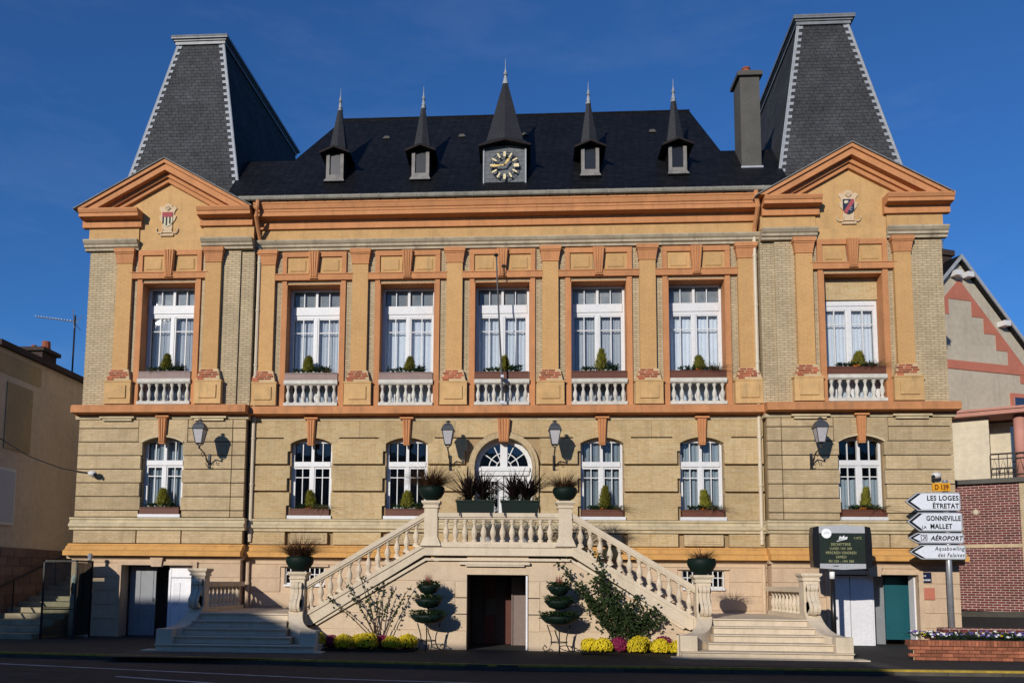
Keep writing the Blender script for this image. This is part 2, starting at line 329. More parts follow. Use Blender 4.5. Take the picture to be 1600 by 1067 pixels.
# ---------------------------------------------------------------- ground
def ky(x):
    K = [(-80, -1.5), (-10.5, -5.65), (0, -6.8), (6.7, -6.65), (13, -6.5), (80, -4.5)]
    for (a, b), (c, d) in zip(K, K[1:]):
        if x <= c: return b+(d-b)*(x-a)/(c-a)
    return K[-1][1]
g = MB(); g.add([(-1500, -1500, -.16), (1500, -1500, -.16), (1500, 1500, -.16), (-1500, 1500, -.16)], [(0, 1, 2, 3)]); struct(g.build('ground', 'ground'))
XS = [-80, -40, -20, -10.5, -5, 0, 3, 6.7, 9, 13, 20, 40, 80]
g = MB(); g.add([(x, ky(x)-.02, -.10) for x in XS]+[(x, -17.5, -.10) for x in XS], [(i, len(XS)+i, len(XS)+i+1, i+1) for i in range(len(XS)-1)])
struct(g.build('road', 'asphalt'))
pav = MB(); n = len(XS)
pav.add([(x, ky(x)+.14, 0) for x in XS]+[(x, 14, 0) for x in XS], [(i, i+1, n+i+1, n+i) for i in range(n-1)])
struct(pav.build('pavement', 'pave'))
g = MB(); g.box(-80, 80, -34, -17.5, -.15, .0); struct(g.build('far_pavement', 'pave'))
kerb = MB(); kerb.box(-.01, .01, 0, .01, -.2, -.12); 
kb = MB(); kb.add([(x, ky(x)+.005, -.15) for x in XS]+[(x, ky(x)+.14, -.15) for x in XS]+[(x, ky(x)+.14, -.012) for x in XS]+[(x, ky(x)+.005, -.012) for x in XS],
       [(i, i+1, 3*n+i+1, 3*n+i) for i in range(n-1)]+[(3*n+i, 3*n+i+1, 2*n+i+1, 2*n+i) for i in range(n-1)])
kerb = struct(kb.build('kerb', 'kerb'))
ksm = MB(); ksm.box(-.492, .492, -.02, .14, -.16, .004)
kme = None; x = -14.
while x < 17:
    y0, y1 = ky(x-.5), ky(x+.5); a = math.atan2(y1-y0, 1)
    if kme is None:
        o = ksm.build('kerb_stone', 'kerb', kerb, loc=(x, ky(x), random.uniform(-.004, .004))); kme = o.data
    else: o = put('kerb_stone', kme, kerb, loc=(x, ky(x), random.uniform(-.004, .004)))
    o.rotation_euler.z = a; x += 1.0
kl = MB(); ys = [-14, -10.5, -5, 0, 3, 6.7, 9, 13, 16]
for a, b in zip(ys, ys[1:]):
    e = .03 if a < 4 else .10
    kl.add([(a, ky(a)-.026, .010), (b, ky(b)-.026, .010), (b, ky(b)+e, .010), (a, ky(a)+e, .010), (a, ky(a)-.026, -.03), (b, ky(b)-.026, -.03)], [(0, 1, 2, 3), (4, 5, 1, 0)])
struct(kl.build('kerb_paint', 'kerbyellow'))
rm = MB()
def strip(pts, w, z=-.095):
    for (x0, y0), (x1, y1) in zip(pts, pts[1:]): rm.add([(x0, y0, z), (x1, y1, z), (x1, y1+w, z), (x0, y0+w, z)], [(0, 1, 2, 3)])
strip([(-14, -6.6), (-9.7, -7.1), (-2.85, -8.7), (2, -9.25), (5, -9.3)], .10)
strip([(-6.4, -8.9), (-3.6, -9.9)], .12)
rm.add([(-4.3, -9.75, -.094), (-3.0, -10.1, -.094), (-.5, -10.5, -.094), (-2.9, -9.6, -.094)], [(0, 1, 2, 3)])
struct(rm.build('road_marking', 'roadwhite'))
k = MB(); k.prism_z([(3.9+.45*math.cos(a), -8.6+.45*math.sin(a)) for a in [2*PI*i/24 for i in range(24)]], -.12, -.094); struct(k.build('manhole_cover', 'kerb'))
k = MB(); k.add([(-9, -8.2, -.0965), (-6.5, -8.5, -.0965), (-6.3, -8.1, -.0965), (-8.8, -7.7, -.0965)], [(0, 1, 2, 3)]); k.add([(5.5, -7.6, -.0965), (8.5, -7.7, -.0965), (8.6, -7.0, -.0965), (5.4, -6.95, -.0965)], [(0, 1, 2, 3)]); struct(k.build('road_patch', 'pave'))
MT['settb'] = mat('sett_joints', (.085, .078, .066), var=.25, scale=3, bump=.9, brick=dict(w=.14, h=.11, m=.012, c2=(.06, .055, .05), mc=(.03, .027, .025), flat=1))
for xa, xb in ((-7.9, -3.6), (3.4, 7.9)):
    g = MB(); g.add([(xa, -6.35, .005), (xb, -6.35, .005), (xb, -4.95, .005), (xa, -4.95, .005)], [(0, 1, 2, 3)]); struct(g.build('sett_paving', 'settb'))
# side street climbing on the right
g = MB()
sx0, sx1 = 12.25, 34
g.add([(sx0, -2.8, .004), (sx1, -3.5, .004), (sx1, 4, .85), (sx0, 2.5, .75), (sx1, 30, 2.5), (sx0, 30, 2.5)], [(0, 1, 2, 3), (3, 2, 4, 5)])
struct(g.build('side_street', 'pave'))

# ---------------------------------------------------------------- town hall
TH = thing('town_hall', 'wide ochre and brick town hall with two slate towers and a clock', 'town hall', (0, 0, 0))
PC = 9.53                         # pavilion centre
def P(mb, name, mt, parent=TH, **k): return mb.build(name, mt, parent, **k)
BAYS = [-5.4, -2.7, 0, 2.7, 5.4]; PIL = [-6.75, -4.05, -1.35, 1.35, 4.05, 6.75]
# walls
w_ = MB(); wallbox(w_, -7.1, 7.1, 6.46, 11.0, [(c-.79, c+.79, 6.4, 10.02) for c in BAYS], 0, .55); P(w_, 'upper_wall', 'greybrick')
for s in (-1, 1):
    c = s*PC
    w_ = MB(); wallbox(w_, c-2.05 if s > 0 else c-2.4, c+2.4 if s > 0 else c+2.05, 6.46, 11.28, [(c-.79, c+.79, 6.4, 10.02)], -.30, .25); P(w_, 'upper_wall', 'greybrick')
    w_ = MB(); w_.box(*sorted((s*7.1, s*(PC-2.05))), -.245, .15, 6.46, 11.28); P(w_, 'corner_strip', 'greybrick')
sh = MB(); sh.box(-11.9, -11.6, .15, 9, 0, 12.2); sh.box(11.6, 11.9, .15, 9, 0, 12.2); sh.box(-11.6, 11.6, 8.7, 9, 0, 12.2)
P(sh, 'rear_walls', 'plasterL')
sh = MB(); sh.box(-11.6, 11.6, .56, 8.7, 6.2, 6.4); sh.box(-11.6, 11.6, .46, 8.7, 2.4, 2.5); sh.box(-11.6, 11.6, .56, 8.7, 11.3, 11.4); sh.box(-11.6, 11.6, 3.4, 3.5, 0, 11.3)
for x in (-7.2, -4.05, -1.35, 1.35, 4.05, 7.2): sh.box(x-.05, x+.05, .47, 3.4, 2.5, 6.2); sh.box(x-.05, x+.05, .57, 3.4, 6.4, 11.3)
P(sh, 'inner_floors', 'interior')

# pilasters
def pilaster():
    p = MB(); p.box(-.225, .225, -.12, 0, 7.46, 10.57); o = P(p, 'pilaster', 'ochre_brick')
    k = MB(); k.box(-.30, .30, -.215, 0, 10.88, 10.995); k.box(-.28, .28, -.19, 0, 10.84, 10.88); k.taper(-.235, .235, -.135, 0, 10.60, -.275, .275, -.17, 0, 10.84); k.box(-.245, .245, -.145, 0, 10.57, 10.60)
    P(k, 'capital', 'terra', o)
    k = MB(); k.box(-.38, .38, -.20, 0, 6.462, 7.09); k.box(-.40, .40, -.215, 0, 7.09, 7.13); k.box(-.385, .385, -.21, 0, 6.462, 6.53); k.box(-.25, .25, -.235, -.20, 6.62, 6.99)
    P(k, 'pedestal', 'ochre_worn', o)
    k = MB(); k.taper(-.345, .345, -.19, 0, 7.13, -.265, .265, -.14, 0, 7.46); P(k, 'brick_core', 'mortar', o)
    b = MB(); b.box(-.085, .085, -.012, .03, 0, .050); bme = None
    for r in range(5):
        z = 7.136+r*.065; t = r/4.; hw = .355-.075*t; y = -.19+.05*t
        xs = [-hw+.088+i*.19+(.0 if r % 2 else .05) for i in range(4)]
        for x in xs:
            if x > hw-.06 or random.random() < .08: continue
            if bme is None: q = b.build('brick', 'redbrick', o, loc=(x, y, z)); bme = q.data
            else: q = put('brick', bme, o, loc=(x, y, z))
            q.location.x += random.uniform(-.012, .012)
            if x+.085 > hw+.01: q.scale.x = max(.3, (hw-(x-.085))/.17); q.location.x = (hw+x-.085)/2
    return o
pl0 = pilaster(); pl0.location = (PIL[0], 0, 0)
spots = [(x, 0, 0) for x in PIL[1:]]+[(s*PC+d, -.30, 0) for s in (-1, 1) for d in (-1.30, 1.30)]
for q in spots: copy_tree(pl0, q, TH)

# window surrounds
def surround():
    m = MB()
    for s in (-1, 1):
        a, b = sorted((s*.79, s*.925)); m.box(a, b, -.06, 0, 6.462, 10.12); a, b = sorted((s*.767, s*.789)); m.box(a, b, -.058, .36, 6.462, 9.993)
        a, b = sorted((s*.80, s*.93)); m.box(a, b, -.075, 0, 10.31, 10.82)
    m.box(-.767, .767, -.055, .36, 9.995, 10.018); m.box(-.93, .93, -.08, 0, 10.82, 10.965)
    o = P(m, 'window_surround', 'terra')
    k = MB(); k.box(-1.12, 1.12, -.115, 0, 10.12, 10.285); k.box(-1.14, 1.14, -.135, 0, 10.285, 10.31); P(k, 'lintel', 'terra', o)
    for s in (-1, 1):
        a, b = sorted((s*.16, s*.80)); k = MB(); k.box(a, b, -.025, 0, 10.31, 10.82); k.box(a+.09, b-.09, -.04, -.025, 10.40, 10.73); k.box(a+.11, b-.11, -.05, -.04, 10.42, 10.71); P(k, 'panel', 'ochre', o)
    k = MB(); k.taper(-.10, .10, -.14, 0, 10.17, -.16, .16, -.17, 0, 10.95)
    for f in (-.72, -.24, .24, .72): k.taper(.1*f-.017, .1*f+.017, -.165, -.13, 10.19, .16*f-.027, .16*f+.027, -.195, -.15, 10.94)
    k.box(-.115, .115, -.17, 0, 10.145, 10.17); P(k, 'keystone', 'terra', o)
    return o
su0 = surround(); su0.location = (BAYS[0], 0, 0)
for q in [(x, 0, 0) for x in BAYS[1:]]+[(-PC, -.30, 0), (PC, -.30, 0)]: copy_tree(su0, q, TH)

# windows
def panes(o, cells, mt, y=.045):
    for i, (a, b, c, d) in enumerate(cells):
        k = MB(); k.add([(a, y, c), (b, y, c), (b, y, d), (a, y, d)], [(0, 1, 2, 3)]); k.build('pane', mt, o)
def curtain(o, x0, x1, z0, z1, mt, y=.14, amp=.025, wl=.11):
    k = MB(); n = 44; vs = []
    for i in range(n+1):
        x = x0+(x1-x0)*i/n; yy = y+amp*math.sin(2*PI*(x-x0)/wl+.6*math.sin(x*5))
        vs += [(x, yy, z0), (x, yy, z1)]
    k.add(vs, [(2*i, 2*i+2, 2*i+3, 2*i+1) for i in range(n)]); k.build('curtain', mt, o, smooth=True)
def upper_window(loc, transom=True, cur=True, dusty=True):
    m = MB(); X = .763; zt = 10.0 if transom else 9.36
    for s in (-1, 1): a, b = sorted((s*X, s*(X-.065))); m.box(a, b, 0, .09, 6.47, zt)
    m.box(-X+.065, X-.065, 0, .09, zt-.06, zt); m.box(-X+.065, X-.065, -.025, .09, 9.22, 9.46 if transom else 9.30)
    m.box(-X+.065, X-.065, 0, .085, 9.13, 9.22); m.box(-X+.065, X-.065, .0, .09, 6.47, 6.6)
    m.box(-.038, .038, -.012, .08, 6.6, 9.13)
    if transom:
        m.box(-.035, .035, 0, .08, 9.46, zt-.06)
        for s in (-1, 1): m.box(s*.37-.012, s*.37+.012, .01, .06, 9.46, zt-.06)
    for s in (-1, 1):
        a, b = sorted((s*.038, s*.08)); m.box(a, b, .004, .075, 6.6, 9.13); a, b = sorted((s*(X-.065), s*(X-.105))); m.box(a, b, .004, .075, 6.6, 9.13)
        m.box(s*.38-.013, s*.38+.013, .012, .06, 6.6, 9.13)
        for z in (7.38, 8.70): a, b = sorted((s*.095, s*(X-.11))); m.box(a, b, .014, .058, z-.013, z+.013)
        a, b = sorted((s*.095, s*(X-.11))); m.box(a, b, .008, .07, 9.09, 9.128)
    o = m.build('window', 'white', TH, loc=loc)
    cells = []
    for s in (-1, 1):
        for a, b in ((.095, .38), (.38, X-.11)):
            a, b = sorted((s*a, s*b)); cells += [(a, b, 6.6, 7.38), (a, b, 7.38, 8.7), (a, b, 8.7, 9.1)]
            if transom: cells.append((a, b, 9.46, 9.94))
    for i, (a, b, c, d) in enumerate(cells):
        k = MB(); k.add([(a, .045, c), (b, .045, c), (b, .045, d), (a, .045, d)], [(0, 1, 2, 3)]); k.build('pane', 'glass', o, world=False)
    if cur:
        k = MB(); n = 48; vs = []
        for i in range(n+1):
            x = -.68+1.36*i/n; x += .05*math.sin(loc[0]*2.1)*math.cos(x*2); yy = .17+(.02+.012*math.sin(loc[0]*3))*math.sin(2*PI*x/(.11+.03*math.sin(loc[0]*1.7))+.9*math.sin(x*4+loc[0])); vs += [(x, yy, 6.5), (x, yy, 9.2)]
        k.add(vs, [(2*i, 2*i+2, 2*i+3, 2*i+1) for i in range(n)]); k.build('curtain', 'curtain', o, world=False, smooth=True)
    if transom and dusty:
        k = MB(); k.box(-.69, .69, .10, .11, 9.44, 9.97); k.build('blind', 'frost', o, world=False)
    return o
for c in BAYS: upper_window((c, .36, 0))
upper_window((-PC, .06, 0), cur=True)
upper_window((PC, .06, 0), transom=False)
k = MB(); k.box(PC-.765, PC+.765, .0, .2, 9.38, 9.99); P(k, 'brick_infill', 'buffbrick')

# balustrades in front of the upper windows
BAL = [(.055, 0), (.055, .05), (.03, .07), (.045, .12), (.062, .20), (.055, .27), (.028, .36), (.024, .41), (.04, .44), (.04, .47), (.055, .48), (.055, .53)]
def balustrade():
    m = MB(); m.box(-.765, .765, -.13, .06, 6.462, 6.55); m.box(-.765, .765, -.15, .08, 7.085, 7.19); m.box(-.765, .765, -.12, .05, 7.06, 7.085)
    o = P(m, 'balustrade', 'greybal')
    b = MB(); b.lathe([(r*1.05, 6.55+z*.51/.53) for r, z in BAL], 0, -.035, 9); bm = None
    for i in range(7):
        x = -.66+i*.22
        if bm is None: q = b.build('baluster', 'greybal', o, loc=(x, 0, 0), smooth=False); bm = q.data
        else: put('baluster', bm, o, loc=(x, 0, 0))
    return o
ba0 = balustrade(); ba0.location = (BAYS[0], 0, 0)
for q in [(x, 0, 0) for x in BAYS[1:]]+[(-PC, -.30, 0), (PC, -.30, 0)]: copy_tree(ba0, q, TH)

# entablature
k = MB(); k.prism_x([(.4, 11.0), (-.10, 11.0), (-.10, 11.06), (-.16, 11.09), (-.16, 11.15), (-.20, 11.18), (-.24, 11.24), (-.24, 11.27), (.4, 11.275)], -7.1, 7.1); P(k, 'string_course', 'greystone')
k = MB(); k.box(-7.1, 7.1, -.07, .4, 11.275, 11.63); P(k, 'frieze', 'ochre')
k = MB(); k.prism_x([(.4, 11.63), (-.15, 11.63), (-.15, 11.80), (-.16, 11.83), (-.17, 11.87), (-.44, 11.89), (-.44, 12.0), (-.46, 12.015), (-.46, 12.07), (-.49, 12.085), (-.53, 12.20), (-.55, 12.22), (-.55, 12.27), (.4, 12.28)], -7.1, 7.1); P(k, 'cornice', 'terra')
k = MB(); k.tube([(-7.5, -.60, 12.35), (7.5, -.60, 12.35)], .075, 8)
for i in range(28): k.tube([(-7.2+i*.53, -.60, 12.35), (-7.17+i*.53, -.60, 12.35)], .083, 8)
P(k, 'gutter', 'gutter')
for s in (-1, 1):
    c = s*PC
    k = MB(); d_ = -.13 if s < 0 else -.05; k.prism_y([(c-2.4, 11.28), (c+2.4, 11.28), (c+2.4, 12.08), (c+d_+2.1, 12.2), (c+d_, 13.3), (c+d_-2.1, 12.2), (c-2.4, 12.08)], -.33, .1); P(k, 'tympanum', 'ochre')
    k = MB(); k.box(c-.93, c+.93, -.335, -.25, 10.968, 11.279); P(k, 'attic_panel', 'ochre')
    for t in (-1, 1):
        a, b = sorted((c+t*.93, c+t*2.52)); inner = (t != s)
        def pr(pts, name, mt, a, b):
            q = MB(); q.prism_x(pts, a, b); return P(q, name, mt)
        a, b = sorted((c+t*.93, c+t*(2.52 if not inner else 2.42)))
        pr([(-.25, 10.97), (-.40, 10.97), (-.40, 11.03), (-.46, 11.06), (-.46, 11.12), (-.50, 11.15), (-.55, 11.22), (-.55, 11.26), (-.25, 11.27)], 'string_course', 'greystone', a, b)
        a, b = sorted((c+t*.95, c+t*2.43)); q = MB(); q.box(a, b, -.375, -.33, 11.272, 11.64); P(q, 'frieze', 'ochre')
        a, b = sorted((c+t*.86, c+t*2.60 if not inner else c+t*2.40))
        pr([(-.3, 11.64), (-.46, 11.64), (-.46, 11.81), (-.47, 11.84), (-.70, 11.87), (-.70, 11.96), (-.73, 11.98), (-.77, 12.06), (-.77, 12.09), (-.3, 12.11)], 'cornice', 'terra', a, b)
    def chev(u0, z0, u1, z1, kk): pass
    sl = .565; c0 = c; c = c-(.13 if s < 0 else .05)
    def chevron(off0, off1, base, y0, y1, name, mt):
        A = 13.51
        uo = (A-off0-base)/sl; ui = (A-off1-base)/sl
        q = MB(); q.prism_y([(c-uo, base), (c-ui, base), (c, A-off1), (c, A-off0)], y0, y1); q.prism_y([(c, A-off0), (c, A-off1), (c+ui, base), (c+uo, base)], y0, y1); P(q, name, mt)
    chevron(0, .10, 12.10, -.76, -.2, 'raking_cornice', 'terra'); chevron(.10, .29, 12.112, -.70, -.2, 'raking_cornice', 'terra')
    chevron(.29, .41, 12.112, -.52, -.2, 'raking_moulding', 'terra'); chevron(.41, .54, 12.112, -.44, -.2, 'raking_moulding', 'terra')
    q = MB(); A = 13.525
    for t in (-1, 1):
        q.add([(c, -.80, A), (c+t*2.60, -.80, A-2.60*sl), (c+t*2.60, 1.5, A-2.60*sl), (c, 1.5, A), (c, -.80, A+.03), (c+t*2.60, -.80, A+.03-2.60*sl), (c+t*2.60, 1.5, A+.03-2.60*sl), (c, 1.5, A+.03)],
              [(0, 1, 2, 3), (4, 7, 6, 5), (0, 4, 5, 1), (1, 5, 6, 2), (2, 6, 7, 3), (3, 7, 4, 0)])
    P(q, 'pediment_roof', 'oldwood')
    # coat of arms
    z0 = 11.85
    out = [(0, -.42), (.15, -.42), (.15, -.25), (.14, -.12), (.22, -.02), (.26, .1), (.19, .14), (.2, .24), (.27, .34), (.22, .42), (.13, .38), (.1, .46), (0, .5)]
    q = MB(); pts = out+[(-x, z) for x, z in out[-2:0:-1]]
    q.prism_y([(c+x*.98, z0+.04+z*.95) for x, z in pts], -.365, -.33)
    for t in (-1, 1): q.tube([(c+t*(.22+.1*math.cos(a))*1.0, -.36, z0-.28+.1*math.sin(a)) for a in [2.6+i*.6 for i in range(8)]], .022, 5)
    q.box(c-.19, c+.19, -.385, -.33, z0-.46, z0-.405)
    cr = P(q, 'crest', 'cartouche')
    q = MB(); q.prism_y([(c-.15, z0+.24), (c-.15, z0-.06), (c-.1, z0-.14), (c, z0-.19), (c+.1, z0-.14), (c+.15, z0-.06), (c+.15, z0+.24)], -.385, -.37); P(q, 'shield', 'shieldyellow' if s < 0 else 'shieldblue', cr)
    if s < 0:
        q = MB(); q.box(c-.15, c+.15, -.39, -.384, z0+.10, z0+.245); P(q, 'chief', 'shieldred', cr)
        for i in range(3): q = MB(); x = c-.12+i*.1; q.box(x-.022, x+.022, -.39, -.384, z0-.1-(.05 if i == 1 else 0), z0+.099); P(q, 'stripe', 'shieldblack', cr)
    else:
        q = MB(); q.prism_y([(c-.14, z0-.12), (c-.06, z0-.17), (c+.15, z0+.16), (c+.15, z0+.24), (c+.08, z0+.24)], -.391, -.384); P(q, 'bend', 'shieldred', cr)
        q = MB(); q.blob((c-.07, -.386, z0+.16), (.05, .008, .045)); q.blob((c-.03, -.386, z0+.17), (.03, .008, .03)); P(q, 'charge', 'shieldyellow', cr)
        q = MB(); q.tube([(c+.06+.03*math.cos(a), -.388, z0-.03+.05*math.sin(a)) for a in [i*.9 for i in range(7)]], .01, 5); P(q, 'charge', 'leadwhite', cr)
    q = MB()
    for a in (-.9, -.45, 0, .45, .9): q.tube([(c, -.38, z0+.3), (c+.1*math.sin(a), -.385, z0+.3+.13*math.cos(a))], [.012, .022], 5)
    P(q, 'shell', 'cartouche', cr)

# ground floor
G0 = .06; GW = [G0+c for c in (-5.4, -2.7, 2.7, 5.4)]
def arc(c, hw, zs, rise, n=10):
    R = (hw*hw+rise*rise)/(2*rise); zc = zs+rise-R; a = math.asin(hw/R)
    return [(c+R*math.sin(-a+2*a*i/n), zc+R*math.cos(-a+2*a*i/n)) for i in range(n+1)]
def headfill(mb, c, hw, zs, rise, zt, y0, y1): mb.prism_y(arc(c, hw, zs, rise)+[(c+hw, zt), (c-hw, zt)], y0, y1)
k = MB(); wallbox(k, -7.1, 7.1, 2.54, 6.12, [(c-.58, c+.58, 3.27, 5.62) for c in GW]+[(G0-.80, G0+.80, 2.4, 5.62)], .03, .40)
for c in GW: headfill(k, c, .58, 5.37, .17, 5.62, .03, .40)
headfill(k, G0, .80, 4.74, .80, 5.62, .03, .40)
P(k, 'ground_floor_wall', 'buffback')
edges = [-7.1]+[e for c in GW[:2] for e in (c-.585, c+.585)]+[G0-1.0, G0+1.0]+[e for c in GW[2:] for e in (c-.585, c+.585)]+[7.1]
segs = list(zip(edges[::2], edges[1::2]))
for z0, z1 in ((3.28, 4.01), (4.065, 4.765), (4.82, 5.525)):
    for a, b in segs:
        la = 0 if a < -7 else .02; rb = 0 if b > 7 else .085; zm = (z0+z1)/2
        k = MB(); k.box(a+la, b-rb, -.085, .03, z0, zm); k.box(a, b-(0 if b > 7 else .005), -.085, .03, zm, z1); P(k, 'stone_course', 'buffbrick')
bl = [-7.1, GW[0]+1.35, GW[1]+1.35, G0+1.35, GW[2]+1.35, 7.1]
for i, c in enumerate([GW[0], GW[1], G0, GW[2], GW[3]]):
    a, b = bl[i], bl[i+1]
    if i == 2:
        hw = .50; pts = [(a+.003, 5.565), (c-hw, 5.565)]+[(c+.98*math.sin(t), 4.74+.98*math.cos(t)) for t in [-.53+1.06*j/8 for j in range(9)]]+[(c+hw, 5.565), (b-.003, 5.565), (b-.003, 6.03), (a+.003, 6.03)]
    else:
        pts = [(a+.003, 5.565), (c-.80, 5.565), (c-.70, 5.39)]+arc(c, .60, 5.385, .17)+[(c+.70, 5.39), (c+.80, 5.565), (b-.003, 5.565), (b-.003, 6.03), (a+.003, 6.03)]
    k = MB(); k.prism_y(pts, -.088, .03); P(k, 'arch_course', 'buffbrick')
def gkey(c, y, zt=6.06, zb=5.33):
    k = MB(); k.taper(c-.085, c+.085, y-.14, y, zb, c-.12, c+.12, y-.16, y, zt)
    for f in (-.66, 0, .66): k.taper(c+.085*f-.017, c+.085*f+.017, y-.165, y-.13, zb+.04, c+.12*f-.022, c+.12*f+.022, y-.185, y-.15, zt-.02)
    k.box(c-.19, c+.19, y-.2, y, zt, zt+.05); P(k, 'keystone', 'terra')
for c in GW: gkey(c, -.0300)
k = MB(); c = G0; k.taper(c-.13, c+.13, -.2, .03, 5.43, c-.175, c+.175, -.24, .03, 6.06)
for f in (-.72, -.24, .24, .72): k.taper(c+.13*f-.02, c+.13*f+.02, -.225, -.19, 5.46, c+.175*f-.027, c+.175*f+.027, -.265, -.22, 6.05)
P(k, 'keystone', 'terra')
k = MB()
for r0_, r1_, y in ((.802, .87, -.16), (.872, .965, -.125)):
    pts = [(G0-r1_, 2.45), (G0-r0_, 2.45)]+[(G0-r0_*math.cos(t), 4.74+r0_*math.sin(t)) for t in [PI*j/18 for j in range(19)]]+[(G0+r0_, 2.45), (G0+r1_, 2.45)]+[(G0+r1_*math.cos(t), 4.74+r1_*math.sin(t)) for t in [PI*j/18 for j in range(19)]]
    k.prism_y(pts, y, .03)
P(k, 'door_archivolt', 'buffpav')
# belt cornice, mouldings, string course, band
def belt(a, b, y, ends=0):
    def pr(pts, name, mt, a=a, b=b):
        q = MB(); q.prism_x([(yy+y, z) for yy, z in pts], a, b); P(q, name, mt)
    pr([(.3, 6.035), (-.105, 6.035), (-.105, 6.065), (-.12, 6.08), (-.12, 6.115), (.3, 6.115)], 'bed_moulding', 'creamstone')
    pr([(.3, 6.12), (-.13, 6.12), (-.14, 6.16), (-.41, 6.18), (-.41, 6.34), (-.36, 6.40), (.3, 6.458)], 'belt_cornice', 'terra_worn')
    pr([(.05, 2.92), (-.13, 2.92), (-.13, 2.98), (-.19, 3.01), (-.19, 3.08), (-.13, 3.12), (-.11, 3.19), (-.15, 3.21), (-.15, 3.262), (.05, 3.266)], 'string_course', 'creamstone')
    pr([(.05, 2.20), (-.40, 2.20), (-.40, 2.325), (-.31, 2.36), (-.22, 2.47), (-.15, 2.50), (-.15, 2.535), (.05, 2.54)], 'orange_band', 'orange')
    pr([(.05, 2.115), (-.165, 2.115), (-.165, 2.15), (-.18, 2.165), (-.18, 2.198), (.05, 2.198)], 'bed_moulding', 'peach')
belt(-7.1, 7.1, 0); belt(-12.04, -7.06, -.30); belt(7.06, 12.04, -.30)
for c in GW:
    q = MB(); q.box(c-.62, c+.62, -.15, -.06, 3.27, 3.36); P(q, 'window_sill', 'white')
    q = MB(); q.box(c-.52, c+.52, -.115, .03, 2.58, 2.88); q.box(c-.44, c+.44, -.13, -.115, 2.64, 2.82); q.box(c-.35, c+.35, -.15, -.13, 2.70, 2.74); P(q, 'apron_panel', 'buffpav')
ap = [-7.08]+[e for c in GW for e in (c-.68, c+.68)]+[7.08]
for a, b in zip(ap[::2], ap[1::2]):
    for a2, b2 in (((a, G0-1.0), (G0+1.0, b)) if a < G0 < b else ((a, b),)):
        q = MB(); q.box(a2, b2, -.10, .03, 2.56, 2.9); P(q, 'apron_course', 'buffbrick')

# pavilion ground floors
ROWS = [3.28, 3.47, 3.855, 4.24, 4.625, 5.01, 5.395, 5.78, 6.03]
for s in (-1, 1):
    c = s*PC+.04
    k = MB(); wallbox(k, s*PC-2.38, s*PC+2.38, 2.54, 6.12, [(c-.58, c+.58, 3.27, 5.62)], -.27, .15); headfill(k, c, .58, 5.35, .16, 5.62, -.27, .15); P(k, 'ground_floor_wall', 'buffback')
    i0, i1 = s*PC-2.4, s*PC+2.4
    split = i1-.37 if s < 0 else i0+.37
    for j, (z0, z1) in enumerate(zip(ROWS, ROWS[1:])):
        up = z0 > 5.39
        l, r = (c-.72, c+.72) if up else (c-.585, c+.585)
        for a, b in ((i0, l-(0 if up else (.0 if j % 2 else .035))), (r+(0 if up else (.0 if j % 2 else .035)), i1)):
            parts = [(a, b)]
            if a < split < b: parts = [(a, split-.012), (split+.012, b)]
            for a2, b2 in parts:
                q = MB(); y = -.385 if (a2 < split) == (s > 0) and False else -.385
                q.box(a2, b2, y, -.27, z0+.014, z1-.014); P(q, 'stone_course', 'buffpav')
    q = MB(); q.prism_y(arc(c, .60, 5.36, .17)+[(c+.70, 5.405), (c+.70, 6.02), (c-.70, 6.02), (c-.70, 5.405)], -.39, -.27); P(q, 'arch_course', 'buffpav')
    q = MB(); pts = arc(c, .60, 5.36, .17); q.prism_y([(x, z+.05) for x, z in pts]+[(x, z) for x, z in pts[::-1]], -.43, -.38); P(q, 'arch_moulding', 'creamstone')
    gkey(c, -.3300, 6.07, 5.33)
    q = MB(); q.box(c-.60, c+.60, -.45, -.36, 3.272, 3.36); P(q, 'window_sill', 'white')
    for a, b in ((i0, c-.66), (c-.62, c+.62), (c+.66, i1)):
        q = MB(); q.box(a, b, -.39, -.27, 2.56, 2.9); P(q, 'apron_course', 'buffpav')
    for t in (-1, 1):
        q = MB(); q.box(c+t*1.32-.5, c+t*1.32+.5, -.50, -.27, 6.05, 6.10); q.box(c+t*1.32-.42, c+t*1.32+.42, -.46, -.27, 5.985, 6.04); P(q, 'guttae_strip', 'creamstone')

